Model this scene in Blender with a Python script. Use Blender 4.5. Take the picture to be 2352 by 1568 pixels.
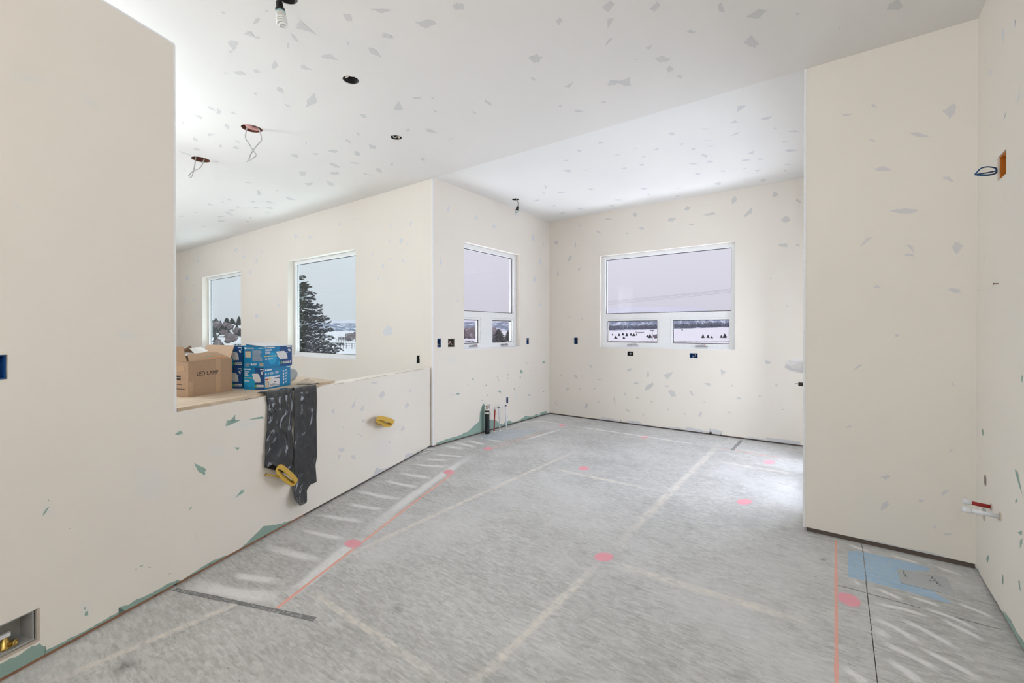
import bpy, bmesh, math, random
from mathutils import Vector, Matrix, noise
rnd = random.Random(7)
for o in list(bpy.data.objects): bpy.data.objects.remove(o, do_unlink=True)
scene = bpy.context.scene
C = scene.collection

# ------------------------------------------------------------------ camera
FPX, CX, CY, EYE = 1014.0, 1176.0, 764.0, 1.32
YAW, PITCH = math.radians(36.39), math.radians(-0.27)
cam_d = bpy.data.cameras.new('camera'); cam = bpy.data.objects.new('camera', cam_d); C.objects.link(cam)
cam_d.sensor_fit = 'HORIZONTAL'; cam_d.sensor_width = 36.0
cam_d.lens = FPX / 2352 * 36.0
cam_d.shift_x = 0.0; cam_d.shift_y = -(784 - CY) / 2352
cam_d.clip_start = 0.02; cam_d.clip_end = 20000
cam.location = (0, 0, EYE)
cam.rotation_euler = (math.radians(90) + PITCH, 0, YAW)
scene.camera = cam

# ------------------------------------------------------------------ sky, daylight and added fill lights
world = bpy.data.worlds.new('overcast_sky'); scene.world = world; world.use_nodes = True
wn, wl = world.node_tree.nodes, world.node_tree.links
wn.clear()
tc = wn.new('ShaderNodeTexCoord'); sp = wn.new('ShaderNodeSeparateXYZ'); mr = wn.new('ShaderNodeMapRange')
bg = wn.new('ShaderNodeBackground'); wo = wn.new('ShaderNodeOutputWorld')
wl.new(tc.outputs['Generated'], sp.inputs[0]); wl.new(sp.outputs['Z'], mr.inputs['Value'])
mr.inputs['From Min'].default_value = 0.0; mr.inputs['From Max'].default_value = 1.0
mr.inputs['To Min'].default_value = 0.76; mr.inputs['To Max'].default_value = 1.45   # overcast: brighter overhead than at the horizon
wl.new(mr.outputs['Result'], bg.inputs['Strength'])
bg.inputs['Color'].default_value = (0.92, 0.93, 1.0, 1)
wl.new(bg.outputs[0], wo.inputs[0])

def area(name, loc, rot, sx, sy, L, col=(1, 0.985, 0.96)):
    d = bpy.data.lights.new(name, 'AREA'); d.shape = 'RECTANGLE'; d.size = sx; d.size_y = sy
    d.energy = L * math.pi * sx * sy; d.color = col
    o = bpy.data.objects.new(name, d); C.objects.link(o); o.location = loc; o.rotation_euler = rot
    return o
R90 = math.radians(90)
TIN = math.radians(216.9)
COOL, NEUT, WARM = (.82, .925, 1.0), (.90, .955, 1.0), (1.0, .90, .75)
def aim(loc, to): return (Vector(to) - Vector(loc)).to_track_quat('-Z', 'Y').to_euler()
area('daylight_nook_door', (0.42, 4.9, 1.2), (0, R90, math.radians(45)), 2.0, 1.4, 11.0, COOL)   # daylight outside the glass door of the nook
area('snow_fill_wide_window', (-1.9, 6.65, .70), (TIN, 0, 0), 1.8, .8, 11.0, COOL)     # added panels hidden under each sill, boosting the light off the snow
area('snow_fill_narrow_window', (-4.35, 4.6, .70), (0, TIN, 0), .8, 1.2, 11.0, COOL)
area('snow_fill_spruce_window', (-6.0, 4.2, .48), (TIN, 0, 0), 1.8, .8, 9.0, COOL)
area('snow_fill_end_window', (-9.4, 4.2, .48), (TIN, 0, 0), 1.8, .8, 9.0, COOL)
area('up_fill_room', (-.6, -2.3, .8), (math.pi, 0, 0), 1.6, 1.6, 6.5, WARM)         # added unseen fill behind the camera, facing up to brighten the ceiling
area('up_fill_living', (-7.0, -1.3, .8), (math.pi, 0, 0), 2.4, 2.4, 11.0, NEUT)  # added up-facing fill for the living room, hidden by the left wall
area('camera_side_fill', (.36, -.9, 2.5), aim((.36, -.9, 2.5), (-2.2, 3.4, .2)), 1.0, 1.0, 8.0, (.86, .94, 1))   # added fill behind the camera, brightening half wall and nook
area('cross_fill_living', (-5.0, .1, 2.0), aim((-5.0, .1, 2.0), (.6, .5, 1.4)), 1.2, 1.2, 13.0, COOL)  # added fill out of view, brightening the right wall across the room
scene.view_settings.view_transform = 'Standard'
scene.view_settings.look = 'None'
scene.view_settings.gamma = 1.0
scene.view_settings.use_curve_mapping = False
scene.view_settings.exposure = 0.0
scene.cycles.max_bounces = 6; scene.cycles.diffuse_bounces = 4; scene.cycles.glossy_bounces = 2; scene.cycles.transparent_max_bounces = 16; scene.cycles.adaptive_threshold = 0.2; scene.cycles.adaptive_min_samples = 12
scene.cycles.sample_clamp_indirect = 6.0

# ------------------------------------------------------------------ where a pixel of the photograph lies in the room
_F = Vector((-math.sin(YAW) * math.cos(PITCH), math.cos(YAW) * math.cos(PITCH), math.sin(PITCH)))
_R = Vector((math.cos(YAW), math.sin(YAW), 0)); _U = _R.cross(_F); _O = Vector((0, 0, EYE))
def ray(px, py): return (px - CX) / FPX * _R - (py - CY) / FPX * _U + _F
def hit(px, py, n, c):
    d = ray(px, py); n = Vector(n); return _O + d * ((c - n.dot(_O)) / n.dot(d))
def at_depth(px, py, depth): return _O + ray(px, py) * depth
LA = Vector((-math.sin(.3479), math.cos(.3479), 0)); LN = Vector((LA.y, -LA.x, 0)); LC = -2.304
Y1, Y2, XW, XR, XB = 3.48, 5.99, -3.68, 0.618, -0.178
ZC, ZN = 3.035, 3.05
PL = {'floor': ((0, 0, 1), 0.0), 'ceil': ((0, 0, -1), -ZC), 'nceil': ((0, 0, -1), -ZN), 'back': ((0, -1, 0), -Y2),
      'nook': ((1, 0, 0), XW), 'win': ((0, -1, 0), -Y1), 'right': ((-1, 0, 0), -XR), 'left': (LN, LC)}
def P(pl, px, py, off=0.0):
    n, c = PL[pl]; return hit(px, py, n, c + off)

# ------------------------------------------------------------------ materials
def newmat(name):
    m = bpy.data.materials.new(name); m.use_nodes = True
    nt = m.node_tree; b = nt.nodes['Principled BSDF']; return m, nt, b
_mc = {}
def plain(name, col, rough=0.6, metal=0.0, spec=0.3):
    if name in _mc: return _mc[name]
    m, nt, b = newmat(name)
    b.inputs['Base Color'].default_value = (*col, 1); b.inputs['Roughness'].default_value = rough
    b.inputs['Metallic'].default_value = metal; b.inputs['Specular IOR Level'].default_value = spec
    # a little grain so nothing is perfectly even
    n = nt.nodes.new('ShaderNodeTexNoise'); n.inputs['Scale'].default_value = 40; n.inputs['Detail'].default_value = 1
    co = nt.nodes.new('ShaderNodeTexCoord'); nt.links.new(co.outputs['Object'], n.inputs['Vector'])
    mx = nt.nodes.new('ShaderNodeMix'); mx.data_type = 'RGBA'
    mx.inputs[6].default_value = (*[c * .93 for c in col], 1); mx.inputs[7].default_value = (*[min(1, c * 1.05) for c in col], 1)
    nt.links.new(n.outputs['Fac'], mx.inputs[0]); nt.links.new(mx.outputs[2], b.inputs['Base Color'])
    _mc[name] = m; return m
def paint_over(nt, co, base, paint):
    """thin paint or dust on a surface: colour mixed in where the mesh attribute 'cover' and fine noise say so"""
    col, lo, hi, scale, amount = paint; N, L = nt.nodes, nt.links
    at = N.new('ShaderNodeAttribute'); at.attribute_name = 'cover'
    n = N.new('ShaderNodeTexNoise'); n.inputs['Scale'].default_value = scale; n.inputs['Detail'].default_value = 4; n.inputs['Roughness'].default_value = .65; L.new(co.outputs['Object'], n.inputs['Vector'])
    r = N.new('ShaderNodeMapRange'); r.inputs['From Min'].default_value = lo; r.inputs['From Max'].default_value = hi; r.inputs['To Max'].default_value = amount; L.new(n.outputs['Fac'], r.inputs['Value'])
    mu = N.new('ShaderNodeMath'); mu.operation = 'MULTIPLY'; L.new(r.outputs[0], mu.inputs[0]); L.new(at.outputs['Fac'], mu.inputs[1])
    mx = N.new('ShaderNodeMix'); mx.data_type = 'RGBA'; L.new(mu.outputs[0], mx.inputs[0]); L.new(base, mx.inputs[6]); mx.inputs[7].default_value = (*col, 1); return mx.outputs[2]
def plaster(name, col, col2, paint=None):
    m, nt, b = newmat(name)
    co = nt.nodes.new('ShaderNodeTexCoord')
    n = nt.nodes.new('ShaderNodeTexNoise'); n.inputs['Scale'].default_value = 1.3; n.inputs['Detail'].default_value = 1
    nt.links.new(co.outputs['Object'], n.inputs['Vector'])
    rp = nt.nodes.new('ShaderNodeMapRange'); rp.inputs['From Min'].default_value = .35; rp.inputs['From Max'].default_value = .7
    nt.links.new(n.outputs['Fac'], rp.inputs['Value'])
    mx = nt.nodes.new('ShaderNodeMix'); mx.data_type = 'RGBA'
    mx.inputs[6].default_value = (*col, 1); mx.inputs[7].default_value = (*col2, 1)
    nt.links.new(rp.outputs[0], mx.inputs[0]); nt.links.new(paint_over(nt, co, mx.outputs[2], paint) if paint else mx.outputs[2], b.inputs['Base Color'])
    b.inputs['Roughness'].default_value = .62; b.inputs['Specular IOR Level'].default_value = .22
    return m
M_WALL = plaster('cream_plaster', (.83, .778, .70), (.81, .758, .685))
M_CEIL = plaster('ceiling_plaster', (.815, .79, .76), (.795, .775, .75))
M_NCEIL = plaster('nook_ceiling_white', (.875, .865, .84), (.86, .85, .835))
M_WHITE = plain('white_vinyl', (.86, .87, .87), .35)
M_BEAD = plain('white_corner_bead', (.86, .86, .87), .45)

def coverage(name, col, rough=.6, lo=.30, hi=.55, scale=60, amount=1.0, stretch=(1, 1, 1), spec=.2, solid=False):
    """paint or bare board that covers its patch: the mesh attribute 'cover' says how thickly, fine noise breaks it up"""
    m, nt, b = newmat(name)
    b.inputs['Base Color'].default_value = (*col, 1); b.inputs['Roughness'].default_value = rough; b.inputs['Specular IOR Level'].default_value = spec
    if solid: return m
    at = nt.nodes.new('ShaderNodeAttribute'); at.attribute_name = 'cover'
    co = nt.nodes.new('ShaderNodeTexCoord'); mp = nt.nodes.new('ShaderNodeMapping'); mp.inputs['Scale'].default_value = stretch
    nt.links.new(co.outputs['Object'], mp.inputs[0])
    n = nt.nodes.new('ShaderNodeTexNoise'); n.inputs['Scale'].default_value = scale; n.inputs['Detail'].default_value = 5; n.inputs['Roughness'].default_value = .65
    nt.links.new(mp.outputs[0], n.inputs['Vector'])
    r = nt.nodes.new('ShaderNodeMapRange'); r.inputs['From Min'].default_value = lo; r.inputs['From Max'].default_value = hi
    nt.links.new(n.outputs['Fac'], r.inputs['Value'])
    mu = nt.nodes.new('ShaderNodeMath'); mu.operation = 'MULTIPLY'; nt.links.new(r.outputs[0], mu.inputs[0]); nt.links.new(at.outputs['Fac'], mu.inputs[1])
    m2 = nt.nodes.new('ShaderNodeMath'); m2.operation = 'MULTIPLY'; nt.links.new(mu.outputs[0], m2.inputs[0]); m2.inputs[1].default_value = amount
    nt.links.new(m2.outputs[0], b.inputs['Alpha'])
    return m
M_PATCH = coverage('bare_grey_paper', (.665, .66, .65), lo=.22, hi=.42, solid=True)
M_PATCHW = coverage('bare_grey_paper_wall', (.645, .635, .60), lo=.22, hi=.42, solid=True)
M_PATCHB = coverage('bare_lavender_paper', (.68, .66, .655), lo=.22, hi=.45, solid=True)
M_PATCHC = coverage('pale_blue_paper', (.705, .715, .73), lo=.22, hi=.45, solid=True)
M_GREEN = coverage('bare_green_board', (.30, .43, .37), lo=.12, hi=.22, solid=True)
M_GREENB = coverage('exposed_green_drywall', (.29, .41, .355), lo=.10, hi=.16, scale=30, solid=True)
M_GREYB = coverage('exposed_grey_drywall', (.63, .63, .635), lo=.12, hi=.2, scale=30, solid=True)
M_SMUDGE = plaster('thin_skim_smudge', (.83, .778, .70), (.81, .758, .685), ((.74, .76, .755), .1, .7, 12, .7))
M_SCREW = plain('screw_head', (.05, .05, .055), .4)

# ------------------------------------------------------------------ mesh helpers
def worg(o):
    v = Vector((0, 0, 0))
    while o is not None: v = v + o.location; o = o.parent
    return v
def mk(name, verts, faces, mat, parent=None, smooth=False, cover=None, mats=None, midx=None, loc=None):
    """one mesh object; verts in world space. A top-level mesh gets its origin at loc (or the base of its bounds)."""
    me = bpy.data.meshes.new(name)
    vs = [Vector(v) for v in verts]
    if parent is None:
        if loc is None:
            loc = Vector((sum(v.x for v in vs) / len(vs), sum(v.y for v in vs) / len(vs), min(v.z for v in vs)))
        org = Vector(loc)
    else: org = worg(parent)
    me.from_pydata([v - org for v in vs], [], faces); me.update()
    for mm in (mats or [mat]): me.materials.append(mm)
    if midx is not None:
        for p, i in zip(me.polygons, midx): p.material_index = i
    if smooth:
        for p in me.polygons: p.use_smooth = True
    if cover is not None:
        a = me.attributes.new('cover', 'FLOAT', 'POINT')
        for i, c in enumerate(cover): a.data[i].value = c
    o = bpy.data.objects.new(name, me); C.objects.link(o)
    if parent is None: o.location = org
    else: o.parent = parent
    return o
def tag(o, label=None, cat=None, group=None, kind=None):
    if label: o['label'] = label
    if cat: o['category'] = cat
    if group: o['group'] = group
    if kind: o['kind'] = kind
    return o
def thing(name, label, cat, loc, group=None):
    o = bpy.data.objects.new(name, None); C.objects.link(o); o.location = loc; o.empty_display_size = .1
    return tag(o, label, cat, group)
class MB:
    def __init__(s): s.v = []; s.f = []; s.m = []
    def poly(s, pts, m=0):
        b = len(s.v); s.v += [Vector(p) for p in pts]; s.f.append(tuple(range(b, b + len(pts)))); s.m.append(m)
    def box(s, lo, hi, m=0):
        x0, y0, z0 = lo; x1, y1, z1 = hi
        s.obox(Vector((x0, y0, z0)), Vector((x1 - x0, 0, 0)), Vector((0, y1 - y0, 0)), Vector((0, 0, z1 - z0)), m)
    def obox(s, o, a, b_, c, m=0):
        o, a, b_, c = map(Vector, (o, a, b_, c)); b = len(s.v)
        s.v += [o, o + a, o + a + b_, o + b_, o + c, o + a + c, o + a + b_ + c, o + b_ + c]
        fs = [(0, 3, 2, 1), (4, 5, 6, 7), (0, 1, 5, 4), (1, 2, 6, 5), (2, 3, 7, 6), (3, 0, 4, 7)]
        if a.cross(b_).dot(c) < 0: fs = [tuple(reversed(f)) for f in fs]
        s.f += [tuple(b + i for i in f) for f in fs]; s.m += [m] * 6
    def slab(s, quad, t, m=0):
        q = [Vector(p) for p in quad]; n = (q[1] - q[0]).cross(q[2] - q[0]).normalized() * t
        k = len(q); b = len(s.v); s.v += q + [p - n for p in q]
        s.f.append(tuple(b + i for i in range(k))); s.f.append(tuple(b + k + i for i in reversed(range(k)))); s.m += [m, m]
        for i in range(k):
            j = (i + 1) % k; s.f.append((b + i, b + k + i, b + k + j, b + j)); s.m.append(m)
    def tube(s, pts, r, n=8, m=0, closed=False, flat=1.0, cap=True):
        pts = [Vector(p) for p in pts]; k = len(pts); b = len(s.v)
        rr = r if isinstance(r, (list, tuple)) else [r] * k
        up = None
        for i, p in enumerate(pts):
            t = (pts[min(i + 1, k - 1)] - pts[max(i - 1, 0)]).normalized()
            if up is None:
                up = t.orthogonal().normalized() if abs(t.z) > .9 else (Vector((0, 0, 1)) - t * t.z).normalized()
            up = (up - t * up.dot(t)); up = up.normalized() if up.length > 1e-6 else t.orthogonal().normalized()
            sd = t.cross(up)
            for j in range(n):
                a = 2 * math.pi * j / n; s.v.append(p + (up * math.cos(a) * flat + sd * math.sin(a)) * rr[i])
        for i in range(k - 1):
            for j in range(n):
                j2 = (j + 1) % n
                s.f.append((b + i * n + j, b + i * n + j2, b + (i + 1) * n + j2, b + (i + 1) * n + j)); s.m.append(m)
        if cap:
            s.f.append(tuple(b + j for j in reversed(range(n)))); s.f.append(tuple(b + (k - 1) * n + j for j in range(n))); s.m += [m, m]
    def lathe(s, c, ax, prof, n=20, m=0):
        """prof: list of (distance along ax, radius)"""
        c = Vector(c); ax = Vector(ax).normalized(); e1 = ax.orthogonal().normalized(); e2 = ax.cross(e1); b = len(s.v)
        for h, r in prof:
            for j in range(n):
                a = 2 * math.pi * j / n; s.v.append(c + ax * h + (e1 * math.cos(a) + e2 * math.sin(a)) * max(r, 1e-5))
        for i in range(len(prof) - 1):
            for j in range(n):
                j2 = (j + 1) % n
                s.f.append((b + i * n + j, b + i * n + j2, b + (i + 1) * n + j2, b + (i + 1) * n + j)); s.m.append(m)
    def build(s, name, mat, parent=None, smooth=False, loc=None):
        ms = mat if isinstance(mat, list) else [mat]
        return mk(name, s.v, s.f, None, parent, smooth, mats=ms, midx=s.m, loc=loc)
def spline(pts, n=8):
    pts = [Vector(p) for p in pts]; out = []
    for i in range(len(pts) - 1):
        p0, p1, p2, p3 = pts[max(i - 1, 0)], pts[i], pts[i + 1], pts[min(i + 2, len(pts) - 1)]
        for k in range(n):
            t = k / n
            out.append(.5 * ((2 * p1) + (p2 - p0) * t + (2 * p0 - 5 * p1 + 4 * p2 - p3) * t * t + (3 * p1 - p0 - 3 * p2 + p3) * t ** 3))
    out.append(pts[-1]); return out

# ------------------------------------------------------------------ walls, floor, ceiling
def panel(name, O, U, V, n, u0, u1, v0, v1, thick, mat, holes=(), pockets=(), rounds=()):
    """a flat slab; holes go right through, pockets (u0,u1,v0,v1,depth) and rounds (u,v,r,depth) are recesses"""
    O, U, V, n = Vector(O), Vector(U), Vector(V), Vector(n)
    mb = MB(); sgn = U.cross(V).dot(n) > 0
    def pt(u, v, d=0.0): return O + U * u + V * v - n * d
    def face(ps):
        mb.poly(ps if sgn else list(reversed(ps)))
    rects = [(h[0], h[1], h[2], h[3]) for h in list(holes) + list(pockets)] + [(r[0] - r[2], r[0] + r[2], r[1] - r[2], r[1] + r[2]) for r in rounds]
    us = sorted({u0, u1} | {c for r in rects for c in (r[0], r[1])}); vs = sorted({v0, v1} | {c for r in rects for c in (r[2], r[3])})
    def inside(u, v, rs): return any(r[0] < u < r[1] and r[2] < v < r[3] for r in rs)
    # long strips: merge cells along u
    for k in range(len(vs) - 1):
        a, b = vs[k], vs[k + 1]; vm = (a + b) / 2
        for front in (True, False):
            rs = rects if front else [tuple(h[:4]) for h in holes]
            i = 0
            while i < len(us) - 1:
                if inside((us[i] + us[i + 1]) / 2, vm, rs): i += 1; continue
                j = i
                while j < len(us) - 1 and not inside((us[j] + us[j + 1]) / 2, vm, rs): j += 1
                d = 0 if front else thick
                ps = [pt(us[i], a, d), pt(us[j], a, d), pt(us[j], b, d), pt(us[i], b, d)]
                face(ps if front else list(reversed(ps))); i = j
    for (a, b, c, d) in [(u0, u1, v0, v1)]:
        ring = [(a, c), (b, c), (b, d), (a, d)]
        for i in range(4):
            p, q = ring[i], ring[(i + 1) % 4]; face([pt(*p, thick), pt(*q, thick), pt(*q), pt(*p)])
    for h, dep in [(h, thick) for h in holes] + [(p, p[4]) for p in pockets]:
        ring = [(h[0], h[2]), (h[1], h[2]), (h[1], h[3]), (h[0], h[3])]
        for i in range(4):
            p, q = ring[i], ring[(i + 1) % 4]; face([pt(*p), pt(*q), pt(*q, dep), pt(*p, dep)])
    for p in pockets: face([pt(p[0], p[2], p[4]), pt(p[1], p[2], p[4]), pt(p[1], p[3], p[4]), pt(p[0], p[3], p[4])])
    for (cu, cv, r, dep) in rounds:
        N_ = 32; cir = []; sq = []
        for j in range(N_):
            a = 2 * math.pi * j / N_; x, y = math.cos(a), math.sin(a); cir.append((cu + r * .97 * x, cv + r * .97 * y))
            k = 1 / max(abs(x), abs(y)); sq.append((cu + r * x * k, cv + r * y * k))
        for j in range(N_):
            k = (j + 1) % N_
            face([pt(*sq[j]), pt(*sq[k]), pt(*cir[k]), pt(*cir[j])]); face([pt(*cir[j]), pt(*cir[k]), pt(*cir[k], dep), pt(*cir[j], dep)])
        face([pt(*c, dep) for c in cir])
    o = mb.build(name, mat); o['kind'] = 'structure'; return o
X_, Y_, Z_ = Vector((1, 0, 0)), Vector((0, 1, 0)), Vector((0, 0, 1))
def urect(pl, axis, x0, y0, x1, y1, pad=0.0):
    """wall rectangle (u0,u1,v0,v1) of a pixel rectangle"""
    a, b = P(pl, x0, (y0 + y1) / 2), P(pl, x1, (y0 + y1) / 2); t, l = P(pl, (x0 + x1) / 2, y0), P(pl, (x0 + x1) / 2, y1)
    us = sorted((axis.dot(a), axis.dot(b))); return (us[0] - pad, us[1] + pad, l.z - pad, t.z + pad)
BOX = {  # electrical boxes: wall, wall axis, pixel rectangle
 'nook_a': ('nook', Y_, 1004.5, 777, 1013, 797.5), 'nook_b': ('nook', Y_, 1029, 777.5, 1044, 797), 'nook_c': ('nook', Y_, 1209.5, 776, 1215, 790.5),
 'nook_d': ('nook', Y_, 1163, 912, 1167.5, 926), 'back_a': ('back', X_, 1318.5, 775, 1327, 790), 'back_b': ('back', X_, 1441, 807, 1455, 817),
 'back_c': ('back', X_, 1584, 811, 1602.5, 822), 'win_a': ('win', X_, 957, 816, 964, 834), 'left_a': ('left', LA, -26, 815, 17, 872),
 'right_a': ('right', Y_, 2292, 352, 2311, 407)}
BR = {k: urect(*v) for k, v in BOX.items()}
def pk(keys, dep=.075): return [BR[k] + (dep,) for k in keys]
WB = (-2.81, -1.013, 1.08, 2.416); WW = (4.0, 5.19, 1.085, 2.412); W2 = (-6.92, -5.136, .932, 2.41); W1 = (-10.35, -8.59, .932, 2.40)
DOOR = (3.88, 5.70, .0, 2.25)
ZB, ZT = .018, 3.12
T = .16
wall_back = panel('wall_back', (0, Y2, 0), X_, Z_, -Y_, XW - T, XB + T, ZB, ZT, T, M_WALL, [WB], pk(['back_a', 'back_b', 'back_c']))
wall_nook = panel('wall_nook_left', (XW, 0, 0), Y_, Z_, X_, Y1, Y2, ZB, ZT, T, M_WALL, [WW], pk(['nook_a', 'nook_b', 'nook_c', 'nook_d']))
wall_win = panel('wall_window_side', (0, Y1, 0), X_, Z_, -Y_, -11.78, XW - T, ZB, ZT, T, M_WALL, [W1, W2], pk(['win_a']))
wall_nr = panel('wall_nook_right', (XB, 0, 0), Y_, Z_, -X_, Y1 + T, Y2, ZB, ZT, T, M_WALL, [(DOOR[0], DOOR[1], .0185, DOOR[3])])
wall_blk = panel('wall_right_return', (0, Y1, 0), X_, Z_, -Y_, XB, XR + T, ZB + .012, ZT, T, M_WALL)
slit = P('right', 2263, 1103); drain = P('right', 2259, 1180)
wall_right = panel('wall_right', (XR, 0, 0), Y_, Z_, -X_, -4.16, Y1, ZB, ZT, T, M_WALL, [], pk(['right_a']), [(slit.y, slit.z, .028, .06), (drain.y, drain.z, .036, .07)])
vb = urect('left', LA, -60, 1396, 86, 1468)
vz1, vz0 = P('left', 84, 1398).z, P('left', 88, 1466).z
VB = (vb[1] - .30, vb[1], vz0, vz1)
cab1, cab2 = P('left', 611, 1090), P('left', 865, 967)
wall_left = panel('wall_left', LN * LC, LA, Z_, LN, -.6, 1.69, ZB, 2.79, .14, M_WALL, [], pk(['left_a']) + [VB + (.085,)])
wall_half = panel('wall_left_half', LN * LC, LA, Z_, LN, 1.69, 4.53, ZB, .90, .14, M_WALL, [], [], [(LA.dot(cab1), cab1.z, .011, .05), (LA.dot(cab2), cab2.z, .011, .05)])
panel('wall_rear', (0, -4.0, 0), X_, Z_, Y_, -11.62, XR, 0, ZT, T, M_WALL, [(-2.9, .3, .5, 2.5), (-9.7, -4.7, .5, 2.5)])
panel('wall_living_side', (-11.62, 0, 0), Y_, Z_, X_, -4.16, Y1, 0, ZT, T, M_WALL, [(-2.6, 1.4, .5, 2.5)])

holes_c = {'junction_a': (806, 184, .056), 'junction_b': (910, 316, .052), 'can_a': (578.5, 295.5, .083), 'can_b': (461, 366.5, .083), 'bulb_a': (659, -5, .052)}
HC = {k: (P('ceil', v[0], v[1]), v[2]) for k, v in holes_c.items()}
ceiling = panel('ceiling', (0, 0, ZC), X_, Y_, -Z_, -11.78, XR + T, -4.16, Y1, .25, M_CEIL, [], [], [(p.x, p.y, r, .13) for p, r in HC.values()])
NB = P('nceil', 1184, 458)
nceil = panel('ceiling_nook', (0, 0, ZN), X_, Y_, -Z_, XW - T, XB + T, Y1, Y2 + T, .235, M_NCEIL, [], [], [(NB.x, NB.y, .05, .1)])

# floor: screwed-down sheets with open joints
def osb(name='weathered_strand_board', paint=None):
    m, nt, b = newmat(name); N, L = nt.nodes, nt.links
    co = N.new('ShaderNodeTexCoord')
    def nz(scale, st, det=4, rot=0.0):
        mp = N.new('ShaderNodeMapping'); mp.inputs['Scale'].default_value = st; mp.inputs['Rotation'].default_value = (0, 0, rot)
        L.new(co.outputs['Object'], mp.inputs[0]); n = N.new('ShaderNodeTexNoise'); n.inputs['Scale'].default_value = scale; n.inputs['Detail'].default_value = det; n.inputs['Roughness'].default_value = .65
        L.new(mp.outputs[0], n.inputs['Vector']); return n.outputs['Fac']
    # strands: narrow voronoi cells in two crossing directions
    def strands(rot, sx, sy):
        mp = N.new('ShaderNodeMapping'); mp.inputs['Scale'].default_value = (sx, sy, 1); mp.inputs['Rotation'].default_value = (0, 0, rot); L.new(co.outputs['Object'], mp.inputs[0])
        wv = N.new('ShaderNodeTexNoise'); wv.inputs['Scale'].default_value = .25; L.new(mp.outputs[0], wv.inputs['Vector'])
        ad = N.new('ShaderNodeVectorMath'); ad.operation = 'ADD'; L.new(mp.outputs[0], ad.inputs[0]); L.new(wv.outputs['Color'], ad.inputs[1])
        v = N.new('ShaderNodeTexVoronoi'); v.inputs['Scale'].default_value = 1.0; L.new(ad.outputs[0], v.inputs['Vector'])
        s = N.new('ShaderNodeSeparateColor'); L.new(v.outputs['Color'], s.inputs[0]); return s.outputs[0]
    def mixf(a, b_, f):
        x = N.new('ShaderNodeMix'); x.data_type = 'FLOAT'
        for sk, val in ((x.inputs[0], f), (x.inputs[2], a), (x.inputs[3], b_)):
            if hasattr(val, 'links') or hasattr(val, 'is_output'): L.new(val, sk)
            else: sk.default_value = val
        return x.outputs[0]
    s = mixf(strands(.25, 26, 110), strands(-.85, 22, 95), nz(2.2, (1, 1, 1), 2))
    s = mixf(s, strands(1.35, 24, 100), .4)
    g = mixf(s, nz(55, (1, 1, 1), 5), .45)
    g = mixf(g, nz(1.6, (1, 1, 1), 5, .4), .42)
    cr = N.new('ShaderNodeValToRGB'); L.new(g, cr.inputs[0])
    e = cr.color_ramp.elements; e[0].position = .22; e[0].color = (.30, .298, .285, 1); e[1].position = .78; e[1].color = (.78, .78, .77, 1)
    x = e.new(.5); x.color = (.545, .545, .535, 1)
    # trodden drywall dust, whitish drifts
    du = N.new('ShaderNodeMapRange'); du.inputs['From Min'].default_value = .5; du.inputs['From Max'].default_value = .78; L.new(nz(.75, (1, 1, 1), 6, 1.0), du.inputs['Value'])
    mx = N.new('ShaderNodeMix'); mx.data_type = 'RGBA'; L.new(du.outputs[0], mx.inputs[0]); L.new(cr.outputs[0], mx.inputs[6]); mx.inputs[7].default_value = (.74, .74, .75, 1)
    # dark scratches
    sc = N.new('ShaderNodeMapRange'); sc.inputs['From Min'].default_value = .69; sc.inputs['From Max'].default_value = .76; L.new(nz(14, (1, 7, 1), 2, 1.1), sc.inputs['Value'])
    m3 = N.new('ShaderNodeMix'); m3.data_type = 'RGBA'; L.new(sc.outputs[0], m3.inputs[0]); L.new(mx.outputs[2], m3.inputs[6]); m3.inputs[7].default_value = (.30, .28, .25, 1)
    L.new(paint_over(nt, co, m3.outputs[2], paint) if paint else m3.outputs[2], b.inputs['Base Color'])
    b.inputs['Roughness'].default_value = .5; b.inputs['Specular IOR Level'].default_value = .45
    return m
M_OSB = osb(); M_DARK = plain('dark_joint', (.22, .19, .155), .9)
M_WOODPLATE = plain('bottom_plate_wood', (.38, .20, .12), .8); M_WOODDARK = plain('bottom_plate_dark', (.13, .10, .085), .85)
mb = MB(); mb.box((-11.78, -4.16, -.30), (XR + T, Y2 + T, -.019))
floor = mb.build('floor', M_DARK, loc=(0, 0, -.30)); floor['kind'] = 'structure'
def fpanel(x0, x1, y0, y1):
    g = .0013; b = .0012
    x0 += g; x1 -= g; y0 += g; y1 -= g
    vs = [(x0, y0, -.019), (x1, y0, -.019), (x1, y1, -.019), (x0, y1, -.019), (x0, y0, -b), (x1, y0, -b), (x1, y1, -b), (x0, y1, -b),
          (x0 + b, y0 + b, 0), (x1 - b, y0 + b, 0), (x1 - b, y1 - b, 0), (x0 + b, y1 - b, 0)]
    fs = [(3, 2, 1, 0), (8, 9, 10, 11)]
    for a in (0, 4):
        for i in range(4): j = (i + 1) % 4; fs.append((a + i, a + j, a + 4 + j, a + 4 + i))
    mk('subfloor_panel', vs, fs, M_OSB, floor)
JX = [.125 - 1.2175 * k for k in range(-1, 11)]
for c in range(len(JX) - 1):
    xb, xa = JX[c], JX[c + 1]
    xb = min(xb, XR + .1); xa = max(xa, -11.7)
    if xb <= xa: continue
    ph = 1.185 if c % 2 == 0 else 2.385
    y = ph - 2.44 * 3
    while y < Y2 + .1:
        ya, yb = max(y, -4.1), min(y + 2.44, Y2 + .1)
        lim = Y2 + .1 if xa > XW - 1.3 else Y1 + .1
        yb = min(yb, lim)
        if yb - ya > .05: fpanel(xa, xb, ya, yb)
        y += 2.44
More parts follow.
